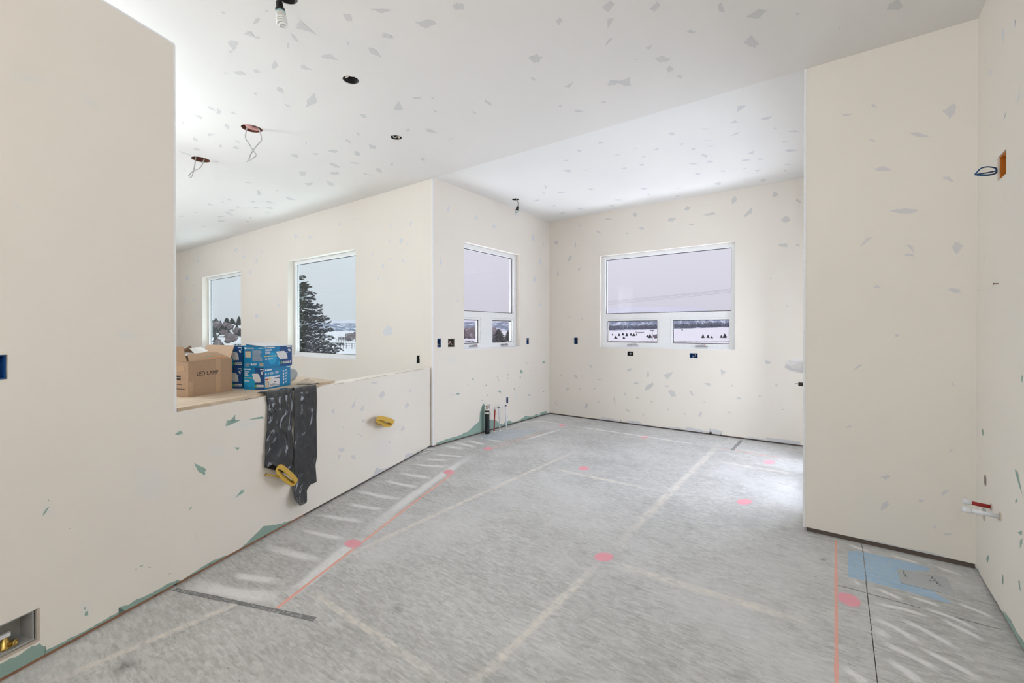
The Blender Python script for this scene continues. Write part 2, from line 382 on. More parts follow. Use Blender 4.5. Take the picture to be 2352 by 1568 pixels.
# bottom plates seen in the gap under the drywall
def plate(parent, O, U, n, u0, u1, mat=M_WOODPLATE, h=.032):
    mb = MB(); mb.obox(Vector(O) + U * u0 - n * .012, U * (u1 - u0), -n * .09, Z_ * h); mb.build('bottom_plate', mat, parent)
plate(wall_left, LN * LC, LA, LN, -.58, 1.68); plate(wall_half, LN * LC, LA, LN, 1.70, 2.60); plate(wall_half, LN * LC, LA, LN, 2.605, 4.50, M_WOODDARK)
plate(wall_back, (0, Y2, 0), X_, -Y_, XW + .01, XB - .01, M_WOODDARK); plate(wall_nook, (XW, 0, 0), Y_, X_, Y1 + .02, Y2 - .02, M_WOODDARK)
plate(wall_blk, (0, Y1, 0), X_, -Y_, XB + .02, XR, M_WOODDARK, .045); plate(wall_right, (XR, 0, 0), Y_, -X_, -4, Y1 - .02, M_WOODDARK)

# corner beads
def trim(i, lo, hi):
    mb = MB(); mb.box(lo, hi); o = mb.build('trim_%d' % i, M_BEAD); o['kind'] = 'structure'
trim(1, (XB - .003, Y1 - .0015, .028), (XB + .010, Y1 + .012, ZC - .002))
trim(2, (XW - .012, Y1 - .0015, .02), (XW + .0025, Y1 + .011, ZC - .002))
mb = MB(); mb.obox(LN * LC + LA * 1.682 + LN * .0012 + Z_ * .90, LA * .0095, -LN * .012, Z_ * 1.885); o = mb.build('trim_3', M_BEAD); o['kind'] = 'structure'
mb = MB(); mb.obox(LN * LC + LA * (-.6) + LN * .0012 + Z_ * 2.783, LA * 2.29, -LN * .012, Z_ * .009); o = mb.build('trim_4', M_BEAD); o['kind'] = 'structure'

# ------------------------------------------------------------------ wear on walls: bare paper, exposed board
def blob(px, py, w, h, ang, pl, off=.0007, jag=1.0, soft=False):
    """irregular torn patch around a pixel of the wall"""
    ca, sa = math.cos(math.radians(ang)), math.sin(math.radians(ang)); pts = []
    if soft: cor = [(2 * math.pi * i / 14, 1.0) for i in range(14)]
    else:
        k = rnd.choice((3, 4, 4, 5)); a0 = rnd.random() * 6.28
        cor = [(a0 + 2 * math.pi * (i + rnd.uniform(-.3, .3)) / k, rnd.uniform(.55, 1.25)) for i in range(k)]
    xy = [(r * math.cos(a), r * math.sin(a)) for a, r in cor]
    for i in range(len(xy)):
        (xa, ya), (xb, yb) = xy[i], xy[(i + 1) % len(xy)]; m_ = 1 if soft else 6
        for j in range(m_):
            t = j / m_; x = xa + (xb - xa) * t; y = ya + (yb - ya) * t; q = 1 + (rnd.uniform(-.16, .10) * jag if not soft else 0)
            x *= q * w * .55; y *= q * h * .55
            pts.append(P(pl, px + x * ca - y * sa, py + x * sa + y * ca, off))
    c = P(pl, px, py, off); return c, pts
def blobs(name, parent, pl, lst, mat, sc=1.0, x0=0.0, y0=0.0, soft=False, off=.0007):
    V, Fc, cov = [], [], []
    for it in lst:
        x, y, w, h = it[:4]; a = it[4] if len(it) > 4 else 0
        c, pts = blob(x0 + x / sc, y0 + y / sc, w / sc, h / sc, a, pl, off, soft=soft)
        b = len(V); V.append(c); cov.append(1.0)
        if soft:
            V += pts; cov += [0.0] * len(pts)
        else:
            V += pts; e = rnd.uniform(.6, 1); cov += [e] * len(pts); cov[b] = e
        n = len(pts); nn = Vector(PL[pl][0])
        for i in range(n):
            f = (b, b + 1 + i, b + 1 + (i + 1) % n)
            if (V[f[1]] - V[f[0]]).cross(V[f[2]] - V[f[0]]).dot(nn) < 0: f = (f[0], f[2], f[1])
            Fc.append(f)
    o = mk(name, V, Fc, mat, parent, cover=cov); o['kind'] = 'stuff'; return o
CE1 = [(350,78,35,25,30),(545,128,30,45,60),(515,210,80,50,10),(555,228,40,15,20),(408,265,60,80,-30),(392,310,35,12,-10),(612,68,35,25,-30),(845,165,160,50,20),(1300,60,150,60,10),(1090,100,60,45,40),(1755,40,120,45,-5),(1565,145,105,85,0),(1340,222,100,45,20),(1245,312,115,50,38),(980,345,130,50,15),(835,405,95,35,15),(655,390,70,60,45),(545,425,70,25,25),(445,438,90,25,10),(365,438,40,8,0),(775,230,70,22,48),(735,270,22,45,0),(1095,262,45,25,50),(880,600,100,60,-40),(540,562,40,30,50),(690,540,50,30,30),(730,630,70,25,15),(405,677,55,16,28),(320,675,60,35,25),(270,650,60,15,25),(205,700,65,20,30),(105,735,30,18,30),(365,755,55,25,40),(270,808,40,22,0),(185,840,55,20,35),(435,850,42,26,35),(180,893,60,18,20),(120,920,80,16,20),(330,875,34,18,50),(425,885,50,18,10),(1195,700,65,28,15),(1395,640,62,50,-20),(1510,590,75,16,5),(1605,590,25,12,0),(1620,668,40,18,20),(1940,620,65,20,40),(1855,680,38,22,50),(2215,350,90,52,-5),(2210,475,42,16,45),(1595,785,65,25,15),(1455,783,40,20,-10),(1715,833,30,10,0),(1160,805,40,16,30),(1095,845,65,22,15),(1245,880,55,35,0),(1008,905,70,28,15),(895,922,45,22,10),(785,937,60,26,20),(845,860,25,12,0),(1150,920,45,30,10),(1140,978,60,16,10),(1010,990,80,28,15),(1020,1040,60,20,0),(1215,1045,75,20,10),(1275,1020,62,26,30),(820,1040,60,28,20),(985,1102,62,26,25),(860,1103,60,25,5),(1545,955,30,16,30),(1362,985,25,18,-20),(560,1155,48,26,40),(755,1195,75,20,15),(500,1095,55,10,5),(630,1215,60,14,8),(525,1210,40,12,5),(630,1250,50,14,10),(612,1277,45,12,5),(540,1245,40,12,0),(437,1240,30,16,20),(380,1280,55,18,20),(345,1215,35,14,25),(395,1262,60,10,0),(515,1307,40,15,20),(335,1325,50,12,5),(330,1300,35,10,0),(230,1358,40,8,0),(180,1275,35,8,0),(90,1300,30,8,0),(270,1228,45,10,10),(120,1020,34,14,40),(300,970,50,12,0),(670,1145,40,8,0),(380,1195,35,10,15),(490,1330,25,10,-10)]
CE2 = [(55,270,66,42,-5),(170,100,60,32,-50),(405,25,70,50,-60),(410,100,75,45,-50),(630,30,70,34,-45),(925,38,60,50,30),(1112,62,105,40,-20),(1745,30,88,55,-5),(1065,195,80,55,20),(595,215,52,30,-30),(405,195,60,16,-45),(660,275,70,32,0),(690,320,60,32,20),(735,358,30,20,10),(425,388,70,30,0),(478,385,60,50,20),(225,400,72,30,-10),(175,498,45,12,-10),(265,522,40,22,10),(375,480,40,14,0),(530,280,25,15,-10),(50,372,34,16,40),(1485,135,30,14,-30),(1290,65,25,10,-20),(785,150,50,20,10)]
CN = [(1020,507,55,28,-15),(995,570,55,22,0),(1140,555,65,18,-15),(700,628,35,20,0),(1000,628,40,14,-20),(1185,603,30,12,0),(1275,615,55,14,0),(860,605,45,6,0),(740,678,60,16,-10),(870,660,65,8,0),(880,685,50,6,0),(1235,665,45,8,0),(855,730,40,16,-5),(800,700,30,10,-15),(1075,715,40,16,-10),(1255,705,60,13,0),(1045,750,50,12,-10),(1115,747,45,11,-10),(800,767,50,8,0),(880,758,45,10,0),(260,708,45,14,-5),(205,752,35,8,0),(440,727,50,10,-5),(565,735,35,9,-10),(560,772,40,10,-5),(215,800,45,14,0),(300,800,30,6,0),(475,788,40,6,0),(820,815,30,8,0),(940,803,40,8,0),(1100,800,50,12,0),(1040,790,35,8,0),(1230,800,25,10,0),(1040,843,40,6,0),(1130,845,35,10,-10),(915,860,40,12,0),(590,913,30,12,0),(570,885,40,8,0),(320,887,35,8,0),(730,882,40,6,0),(440,937,60,6,0),(110,875,25,12,60),(100,907,25,10,30),(180,903,40,6,0),(190,1000,40,8,0),(270,980,30,8,0),(150,965,30,8,0),(725,920,30,10,0),(1245,772,35,8,0),(530,695,30,8,0),(370,670,40,8,0),(630,700,30,8,0),(70,940,30,8,0),(420,965,30,6,0)]
BK = [(1365,70,55,32,-5),(1128,100,46,34,-40),(1505,105,38,26,30),(858,148,38,30,-20),(992,180,75,28,-5),(1218,170,85,40,-32),(770,212,75,30,-10),(1430,210,45,38,0),(880,240,30,14,10),(553,183,26,28,0),(395,210,60,10,0),(295,175,40,9,0),(340,283,34,14,30),(505,293,35,16,0),(595,265,35,14,0),(230,248,25,12,20),(93,345,40,20,-50),(207,360,14,32,5),(172,443,50,26,-50),(228,497,38,18,-30),(105,525,20,40,8),(1412,363,70,22,0),(1500,362,35,20,0),(1345,553,30,14,0),(172,780,10,16,0),(245,790,25,10,0),(300,1065,44,16,30),(520,1088,48,18,-20),(628,1115,20,44,8),(745,1110,66,40,-45),(1058,1102,60,32,10),(1322,1042,50,26,0),(352,1143,45,16,5),(560,1163,32,16,0),(635,1182,52,26,-45),(970,1172,42,24,0),(1115,1175,35,24,0),(1372,1172,46,24,35),(775,1225,70,34,48),(738,1180,30,12,20),(885,1225,46,20,55),(1157,1250,24,16,0),(1283,1240,32,11,10),(207,1125,32,14,40),(125,1117,22,14,45),(250,1130,40,10,70),(160,1195,30,20,0),(233,1195,22,12,0),(315,1197,34,14,-40),(497,1230,32,18,60),(437,1265,60,13,85),(565,1250,28,14,-10),(270,1290,44,28,-70),(94,1275,38,12,60),(510,1320,36,16,25),(598,1350,28,18,-50),(650,1270,22,10,30),(932,1345,44,24,-60),(1098,1330,34,14,15),(742,1315,22,10,-70),(955,1273,18,10,-30),(840,1340,18,10,30),(1413,1317,22,11,30),(345,1270,18,8,30),(1440,716,26,8,20),(1357,740,14,8,-20)]
blobs('bare_patches', ceiling, 'ceil', CE1, M_PATCH, 2.613, 380, 0)
blobs('bare_patches', ceiling, 'ceil', CE2, M_PATCH, 2.0417, 1200, 0)
blobs('bare_patches', nceil, 'nceil', CN, M_PATCHC, 2.0417, 1200, 0)
blobs('bare_patches', wall_back, 'back', BK, M_PATCHW, 2.529, 1240, 420)
WG = [(425,695,85,34,-5),(345,710,18,14),(290,695,10,34),(622,522,36,18,-40),(712,415,42,30,20),(965,527,80,14,-40),(920,545,20,10),(1190,420,100,14,65),(1175,375,14,30),(1376,330,60,34,-40),(1366,405,40,28,-45),(1625,275,60,72,-10),(1605,385,28,42),(1735,110,64,10,-65),(1800,255,30,16,-30),(2050,105,62,56,0),(1498,608,34,54,-20),(1580,563,60,18,75),(1220,655,50,44,20),(1150,655,12,10),(1185,652,14,16),(990,718,50,12,-70),(1783,715,56,40,-20),(2053,655,24,20),(888,817,22,14),(1638,1008,18,18),(1635,718,22,12,60),(1363,1125,38,10,70),(1220,1055,10,40),(1170,940,14,24),(1715,1035,16,10)]
blobs('bare_patches', wall_nook, 'nook', WG, M_GREEN, 8.2536, 1000, 820)
blobs('skim_smudges', wall_nook, 'nook', [(1785,760,90,120,10),(1530,720,90,260,0),(320,60,260,160,0),(840,190,60,60,0),(1315,165,70,90,0),(300,700,120,140,0),(280,1110,80,80,0)], M_SMUDGE, 8.2536, 1000, 820, soft=True, off=.0004)
blobs('pale_patches', wall_nook, 'nook', [(1030,480,10,16,0),(1095,500,14,10,30),(1225,545,8,20,0),(1240,600,7,22,10),(1228,640,8,14,0),(1240,700,8,12,0),(1205,470,12,10,30),(1135,520,14,12,0),(1248,560,6,12,0),(1012,600,6,18,0),(1052,690,8,8)], M_PATCHC)
blobs('bare_patches', wall_win, 'win', [(944,512,7,16,15),(920,554,12,16,10),(935,560,6,8,0),(712,543,12,9,-10),(680,543,10,10,0),(779,515,6,8),(815,503,12,4,-10),(858,502,5,5),(897,520,5,8),(858,545,7,6,-40),(894,553,6,8,-40),(855,583,5,16,0),(895,595,10,8,40),(880,610,7,10,0),(870,640,5,12,0),(925,600,6,10,0),(600,578,8,6,0),(560,590,6,8,0),(540,575,14,8,-30),(430,640,8,14,0),(445,655,8,10,10),(455,600,5,12,0),(590,600,6,14,0),(575,625,8,12,20),(425,690,6,10,0),(890,760,30,40,0),(640,700,8,14,10),(445,690,8,12,0),(590,725,10,14,0)], M_PATCHC)
LG = [(412,995,20,9,-25),(530,968,48,12,-18),(535,962,18,14,-50),(590,962,44,9,-14),(545,1030,20,8,-5),(459,1074,38,15,50),(550,1136,28,13,-38),(560,1126,6,5),(438,1167,11,4,-45),(105,1173,26,6,-58),(111,1149,5,5,-60),(328,1299,26,3,-10),(314,1306,14,3,-45),(343,1302,10,3,10),(199,1408,10,14,10),(195,1396,4,12,0),(160,1214,6,2,10),(448,1228,2,16,0),(390,1317,12,2,-25)]
blobs('bare_patches', wall_left, 'left', [l for l in LG if l[0] < 404], M_GREEN)
blobs('bare_patches', wall_half, 'left', [l for l in LG if l[0] >= 404], M_GREEN)
blobs('bare_patches', wall_half, 'left', [(765,946,8,17,-15),(812,930,7,26,15),(833,937,14,8,-55),(835,966,12,9,-20),(879,905,20,12,-45),(857,880,22,9,-10),(783,1035,17,13,10),(779,1048,6,14,20),(812,1049,14,12,30),(789,981,7,4,-30),(826,999,18,4,20),(895,1015,10,6,40),(935,930,10,20,20),(905,965,8,10),(700,915,6,4),(940,900,14,10,-20),(925,985,8,14,10)], M_PATCHB)
blobs('skim_smudges', wall_left, 'left', [(72,182,110,30,12),(210,235,80,34,35),(340,1110,110,100,0),(110,1172,45,40,0),(198,1400,36,60,0),(38,472,30,20,20),(290,770,60,30,0)], M_SMUDGE, soft=True, off=.0004)
blobs('skim_smudges', wall_half, 'left', [(500,1035,60,26,0),(560,975,90,30,-10),(548,1140,40,22,-30),(680,1060,60,60,0),(880,1030,60,60,0)], M_SMUDGE, soft=True, off=.0004)
BLK = [(1650,495,52,30,0),(2010,520,80,46,-45),(1860,635,125,28,15),(1645,660,60,14,20),(1690,790,72,24,0),(1990,840,95,36,20),(1795,990,140,26,0),(1610,1130,90,20,-35),(1815,1160,70,26,60),(1815,1195,55,18,0),(2035,1165,66,42,-55),(1525,540,60,20,0)]
PL['blk'] = PL['win']
blobs('bare_patches', wall_blk, 'win', BLK, M_PATCHB, 2.0417, 1200, 0)
blobs('bare_patches', wall_blk, 'win', [(2015,657,24,8,0),(2197,667,34,12,5),(2035,1160,26,22,-40),(2168,1132,30,9,-42),(2035,1095,22,12,0),(2178,1227,28,6,5),(2192,885,22,10,30),(1970,843,26,7,-30),(2116,1150,14,8),(2060,770,18,8),(1950,980,16,6,-20),(2186,1033,20,6,-35),(2147,1210,12,8)], M_PATCHB)
blobs('bare_patches', wall_right, 'right', [(2257,990,5,20,-10),(2338,1098,64,5,76),(2334,1150,5,10,20),(2343,1222,18,22,20),(2345,1248,6,24,10),(2269,1283,6,18,5),(2303,1330,3,40,2),(2348,868,5,16,0),(2342,1345,5,26,-10),(2262,1180,6,42,4)], M_GREEN)
blobs('pale_patches', wall_right, 'right', [(2307,268,8,26,8),(2340,220,8,50,10),(2303,75,8,40,5),(2263,130,4,40,4),(2275,165,5,20,10),(2275,290,4,12),(2330,55,4,30,5),(2260,590,3,26),(2307,450,4,14)], M_PATCHC)

def strip_poly(name, parent, pl, top, mat, lowz=.0185, off=.0009, bottom=None, n=150, jag=1.2):
    """board left bare along the foot of a wall: pixel line along its upper edge, down to the wall's foot"""
    V, Fc, cov = [], [], []
    pts = [P(pl, x, y, off) for x, y in top]
    fine = []
    for i in range(len(pts) - 1):
        k = max(2, int((pts[i + 1] - pts[i]).length / .012))
        for j in range(k): fine.append(pts[i].lerp(pts[i + 1], j / k))
    fine.append(pts[-1])
    for p in fine:
        z = max(lowz + .0006, p.z + rnd.uniform(-1, 1) * .0022 * jag)
        V += [Vector((p.x, p.y, lowz)), Vector((p.x, p.y, z))]; cov += [1, 1]
    nn = Vector(PL[pl][0])
    for i in range(len(fine) - 1):
        f = (2 * i, 2 * i + 2, 2 * i + 3, 2 * i + 1)
        if (V[f[1]] - V[f[0]]).cross(V[f[2]] - V[f[0]]).dot(nn) < 0: f = tuple(reversed(f))
        Fc.append(f)
    o = mk(name, V, Fc, mat, parent, cover=cov); return o
def zc(l, s, x0, y0): return [(x0 + x / s, y0 + y / s) for x, y in l]
strip_poly('exposed_board', wall_left, 'left', zc([(-60,1410),(0,1385),(120,1330),(240,1255),(300,1235),(318,1258),(345,1256),(332,1290),(400,1258),(600,1156),(700,1104),(930,972),(890,968),(905,955),(960,942),(1010,910),(1150,850),(1230,800),(1318,762)], 3.267, 0, 1100), M_GREENB)
strip_poly('exposed_board', wall_half, 'left', zc([(1320,762),(1335,757),(1355,765),(1390,740),(1490,680),(1560,630),(1610,605),(1700,570),(1715,588),(1760,562),(1780,540),(1850,480),(1900,430),(1980,352),(2100,335),(2210,305),(2250,292)], 3.267, 0, 1100), M_GREENB)
strip_poly('exposed_paper', wall_half, 'left', zc([(780,1575),(900,1490),(1090,1365),(1300,1235),(1400,1190),(1500,1120),(1540,1030),(1600,1050),(1720,1010),(1821,965)], 5.058, 560, 870) + zc([(300,1230),(420,1130),(460,950),(560,905),(680,880),(760,900),(800,930),(1100,730),(1200,660),(1320,640),(1360,650)], 14.7, 900, 980)[1:], M_GREYB)
strip_poly('exposed_board', wall_nook, 'nook', [(1002.5,1019)] + zc([(1500,540),(1640,490),(1990,370)], 14.7, 900, 980) + [(1045,1003)] + zc([(0,1260),(60,1215),(135,1200),(400,960),(440,940),(450,720),(500,560),(535,490),(575,540),(590,800),(690,900),(760,885),(850,905),(930,980),(1010,1015),(1060,960),(1110,925),(1200,915),(1240,955),(1400,915),(1540,830),(1550,805),(1680,815),(1760,810),(1850,745),(1910,790),(1930,735),(2000,700),(2090,680),(2100,735)], 10.69, 1060, 880), M_GREENB)
strip_poly('exposed_paper', wall_back, 'back', zc([(75,1343),(250,1362),(355,1368),(365,1358),(430,1372),(480,1388),(520,1380),(570,1383),(600,1402),(680,1415),(700,1418),(800,1418),(845,1428),(850,1416),(930,1432),(1000,1450),(985,1424),(1055,1440),(1050,1464),(1200,1482),(1210,1474),(1300,1488),(1318,1496),(1315,1477),(1400,1488),(1512,1502)], 2.529, 1240, 420), M_GREYB)
strip_poly('exposed_paper', wall_blk, 'win', zc([(-140,15),(0,14),(280,66),(330,50),(440,76),(540,84),(700,124),(850,160),(1000,186),(1150,212),(1260,245),(1400,290),(1500,325),(1600,350)], 4.506, 1880, 1220), M_GREYB, lowz=.0305)
mbp = [(1636,380),(1655,392),(1668,440),(1700,516),(1770,620),(1850,742),(1905,850),(1912,822),(1990,920),(2050,1040),(2127,1150),(2200,1265)]
strip_poly('exposed_board', wall_right, 'right', zc(mbp, 4.506, 1880, 1220), M_GREENB)
# drywall screws
def screws(parent, pl, pts, r=.0038):
    for px, py in pts:
        c = P(pl, px, py); n = Vector(PL[pl][0]); mb = MB(); mb.lathe(c, n, [(.0002, r), (.0012, r), (.0014, r * .5), (.0008, 0)], 8); mb.build('screw', M_SCREW, parent)
screws(wall_left, 'left', [(357,1367)]); screws(wall_half, 'left', [(482,1295),(609,1231),(700,1185),(757,1151),(823,1114),(943,1049),(972,1034)])
screws(wall_back, 'back', [(1426,966),(1453,969),(1506,979),(1611,992),(1655,998),(1754,1014),(1812,1020)], .006); screws(wall_nook, 'nook', [(1026,1011),(1166,973)], .006)

# ------------------------------------------------------------------ marks on the floor
M_PINK = osb('pink_marking_paint', ((.95, .33, .42), .10, .55, 120, .9))
M_ORANGE = osb('orange_chalk_line', ((.95, .42, .32), .1, .5, 70, .95))
M_SPRAY = osb('white_spray_paint', ((.90, .90, .90), .0, .5, 60, .9))
M_BLUE = osb('blue_marking_paint', ((.30, .55, .80), .2, .6, 60, .85))
M_BLACKL = osb('black_marker_line', ((.08, .085, .095), .28, .52, 70, .85))
M_DUST = osb('plaster_dust', ((.86, .80, .72), .30, .62, 20, .85))
M_DIRT = osb('dark_scuff', ((.10, .10, .11), .42, .68, 14, .8))
_lay = [0]
def flz():
    _lay[0] += 1; return .0002 + _lay[0] * .000005
def fstripe(name, pts, w, mat, soft=True, zz=None, wpx=False, n=10):
    """painted stripe on the floor along pixel points; w = half width in metres"""
    z = zz or flz(); q = []
    for i in range(len(pts) - 1):
        a, b = P('floor', *pts[i]), P('floor', *pts[i + 1]); k = max(2, int((b - a).length / .08))
        q += [a.lerp(b, j / k) for j in range(k)]
    q.append(P('floor', *pts[-1])); V, Fc, cov = [], [], []
    for i, p in enumerate(q):
        t = (q[min(i + 1, len(q) - 1)] - q[max(i - 1, 0)]).normalized(); s = Vector((-t.y, t.x, 0))
        ww = w * rnd.uniform(.85, 1.15); e = min(1, 4 * min(i, len(q) - 1 - i) / max(1, len(q) - 1) + (0 if soft else 1))
        for k, c in ((-1, 0 if soft else 1), (-.4, .85), (.4, .85), (1, 0 if soft else 1)):
            V.append(Vector((p.x, p.y, z)) + s * ww * k); cov.append(c * e)
    for i in range(len(q) - 1):
        for k in range(3): a = i * 4 + k; Fc.append((a + 1, a, a + 4, a + 5))
    return mk(name, V, Fc, mat, floor, cover=cov)
def fdot(name, px, py, rx, ry, mat, soft=.82, ang=0.0):
    z = flz(); V = [P('floor', px, py) + Z_ * z]; cov = [1.0]; Fc = []; n = 28
    for ring, c in ((soft, 1.0), (1.0, .35 if soft > .5 else 0.0)):
        for i in range(n):
            a = 2 * math.pi * i / n; r = ring * rnd.uniform(.95, 1.05)
            x, y = rx * r * math.cos(a), ry * r * math.sin(a)
            V.append(P('floor', px + x * math.cos(ang) - y * math.sin(ang), py + x * math.sin(ang) + y * math.cos(ang)) + Z_ * z); cov.append(c)
    for i in range(n):
        j = (i + 1) % n; Fc.append((0, 1 + j, 1 + i)); Fc.append((1 + i, 1 + j, 1 + n + j, 1 + n + i))
    return mk(name, V, Fc, mat, floor, cover=cov)
def fpoly(name, px, mat, c=1.0):
    z = flz(); vs = [P('floor', x, y) + Z_ * z for x, y in px]
    bm = bmesh.new(); f = bm.faces.new([bm.verts.new(v) for v in vs]); f.normal_update()
    if f.normal.z < 0: f.normal_flip()
    bmesh.ops.triangulate(bm, faces=bm.faces[:]); bm.verts.index_update()
    V = [v.co.copy() for v in bm.verts]; Fc = [tuple(v.index for v in f.verts) for f in bm.faces]; bm.free()
    return mk(name, V, Fc, mat, floor, cover=[c] * len(V))
# plaster dust and glue along the sheet joints
for pts, w in (([(1000,1656),(1130,1530),(1390,1278)], .035), ([(1390,1278),(1545,1125),(1662,1010)], .05), ([(60,1590),(300,1490),(640,1345)], .03), ([(640,1345),(828,1261),(1187,1096),(1365,1017)], .035),
               ([(1250,1072),(1400,1103),(1540,1133)], .04), ([(1640,1058),(1838,1090)], .045), ([(1381,1284),(1600,1352),(1900,1444)], .05), ([(690,1343),(860,1455),(1020,1565)], .03)):
    fstripe('joint_filler_smear', pts, w * .85, M_DUST)
Z1 = lambda l: zc(l, 2.76, 390, 1000)
for seg, w in (([(100,930),(280,975),(470,1005),(760,1035)], .06), ([(390,880),(540,905),(700,925)], .035), ([(595,700),(760,745),(985,795)], .035), ([(820,595),(980,632),(1130,660)], .03), ([(930,500),(1100,528),(1240,548)], .03), ([(1110,430),(1250,455),(1370,470)], .03),
               ([(1180,348),(1340,385),(1500,408)], .035), ([(1345,282),(1470,310),(1600,332)], .035), ([(1445,237),(1560,255),(1665,270)], .035), ([(1525,180),(1650,192),(1780,198)], .035), ([(1600,148),(1780,157)], .035), ([(1665,118),(1880,136)], .035), ([(1740,68),(1880,85)], .04), ([(1790,40),(1950,75)], .04), ([(1880,30),(2010,60)], .04), ([(1960,10),(2110,40)], .04),
               ([(740,1035),(860,935),(1010,805),(1210,640)], .055), ([(1210,640),(1500,410),(1740,240),(1920,120)], .055)):
    fstripe('white_spray_stripe', Z1(seg), w, M_SPRAY)
fstripe('orange_chalk_line', Z1([(665,1105),(940,890),(1215,680)]), .009, M_ORANGE, False)
fstripe('orange_chalk_line', Z1([(1215,680),(1500,460),(1800,235)]), .009, M_ORANGE, False)
fstripe('orange_chalk_line', Z1([(1965,105),(2200,30),(2420,-30)]), .009, M_ORANGE, True)
fstripe('orange_chalk_line', [(1920,1240),(1920.5,1400),(1921,1568),(1921,1700)], .0065, M_ORANGE, False)
fstripe('orange_chalk_line', [(1633,1026),(1837,1058)], .012, M_ORANGE, True)
fstripe('black_marker_line', Z1([(30,975),(440,1060),(920,1165)]), .014, M_BLACKL, False)
fstripe('black_marker_line', [(1681,1034),(1703,1011)], .018, M_BLACKL, False)
fstripe('black_marker_line', zc([(200,555),(860,740),(1900,1020)], 4.506, 1880, 1220), .004, M_BLACKL, False)
for x, y, a, b in ((811,1248,21,10),(1031,1084,13,6),(1121,1030,11,4),(1387,1279,23,11),(1341,1075,13,5),(1480,1003,10,3.4),(1292,976,9,3),(1710,1152,19,7),(1767,1061,14,5)):
    fdot('pink_paint_dot', x, y, a, b, M_PINK)
fdot('pink_paint_dot', 1950, 1377, 31, 14, M_PINK, ang=.38)
fpoly('blue_paint_patch', zc([(300,205),(400,203),(590,240),(780,285),(960,325),(1150,375),(1140,415),(980,408),(820,392),(835,460),(850,532),(1000,570),(1180,618),(1300,690),(1390,745),(1290,730),(840,600),(640,550),(480,510),(310,470)], 4.506, 1880, 1220), M_BLUE)
fpoly('blue_paint_haze', zc([(450,1285),(700,1230),(1000,1170),(1350,1140),(1560,1140),(1900,1130),(1700,1220),(1480,1300),(900,1400),(560,1370)], 10.69, 1060, 880), M_BLUE, .30)
Z8 = lambda l: zc(l, 4.506, 1880, 1220)
for seg, w in (([(300,130),(430,180),(560,215)], .02), ([(730,240),(900,290),(1060,340)], .02), ([(1210,365),(1360,415),(1500,460)], .018), ([(340,500),(460,565)], .02), ([(600,590),(740,650),(890,720)], .02), ([(920,670),(1100,720),(1280,780)], .018), ([(1420,740),(1620,810),(1830,900)], .018),
               ([(1060,780),(1380,890),(1700,1040)], .018), ([(560,740),(860,800),(1200,900)], .02), ([(540,880),(800,1000),(1100,1180)], .022), ([(800,880),(1150,1050),(1500,1250)], .022), ([(620,1130),(960,1290),(1330,1480)], .022), ([(1000,1180),(1360,1360),(1740,1560)], .02), ([(240,1400),(400,1500),(520,1600)], .025), ([(1250,900),(1480,1010),(1760,1150)], .02), ([(560,1010),(760,1090)], .03), ([(700,1330),(900,1440),(1100,1600)], .025)):
    fstripe('white_spray_stripe', Z8(seg), w, M_SPRAY)
fstripe('open_joint_line', Z8([(455,150),(470,300),(492,480),(505,620)]), .0022, M_BLACKL, False)
# cut-out cover in the subfloor
cq = [P('floor', *p) for p in Z8([(815,392),(1325,480),(1415,675),(850,535)])]
mb = MB(); mb.slab([p + Z_ * .0046 for p in (cq if (cq[1]-cq[0]).cross(cq[2]-cq[0]).z > 0 else cq[::-1])], .0025); cover_o = mb.build('access_cover', plain('grey_cover_board', (.50, .52, .53), .6)); cover_o.location.z = 0.0009
tag(cover_o, 'thin grey access cover board with scribbled marks beside blue floor paint', 'cover board')
zmk = .0066
for seg in ([(870,415),(890,440),(880,450),(905,455),(895,475),(930,490)], [(1130,465),(1180,480),(1165,500),(1210,505),(1190,525),(1240,530),(1220,550),(1265,555),(1250,570),(1290,585)], [(1140,520),(1170,525)]):
    p_ = [P('floor', *q) for q in Z8(seg)]; mb = MB(); mb.tube([v + Z_ * (zmk - .0005) for v in p_], .0016, 4, flat=.2); mb.build('pencil_mark', plain('pencil_grey', (.12, .12, .13), .6), cover_o)
fdot('dark_scuff', 285, 1532, 48, 22, M_DIRT, .2, -.4); fdot('dark_scuff', 915, 1397, 20, 14, M_DIRT, .2, -.5); fdot('dark_scuff', 1890, 1285, 14, 5, M_DIRT, .3)
for seg in (((1296,975),(1460,999),(1637,1026)), ((1165,975),(1240,966),(1300,975)), ((1290,985),(1200,1012)), ((1500,962),(1600,980))):
    fstripe('white_spray_stripe', list(seg), .03, M_SPRAY)

# ------------------------------------------------------------------ windows
def glass(name, tint):
    m, nt, b = newmat(name); N, L = nt.nodes, nt.links; N.remove(b); out = N['Material Output']
    tr = N.new('ShaderNodeBsdfTransparent'); tr.inputs[0].default_value = (*tint, 1)
    gl = N.new('ShaderNodeBsdfGlossy'); gl.inputs['Roughness'].default_value = .02
    fr = N.new('ShaderNodeFresnel'); fr.inputs[0].default_value = 1.45; mx = N.new('ShaderNodeMixShader')
    ml = N.new('ShaderNodeMath'); ml.operation = 'MULTIPLY'; ml.inputs[1].default_value = .10; L.new(fr.outputs[0], ml.inputs[0])
    L.new(ml.outputs[0], mx.inputs[0]); L.new(tr.outputs[0], mx.inputs[1]); L.new(gl.outputs[0], mx.inputs[2]); L.new(mx.outputs[0], out.inputs[0]); return m
M_GLASS_N = glass('window_glass_lavender', (.95, .935, .965)); M_GLASS_L = glass('window_glass_teal', (.93, .98, .98))
M_GASKET = plain('black_gasket', (.05, .05, .05), .5); M_CRANK = plain('grey_metal_crank', (.42, .42, .44), .35, .7); M_RED = plain('red_tag', (.6, .05, .07), .5)
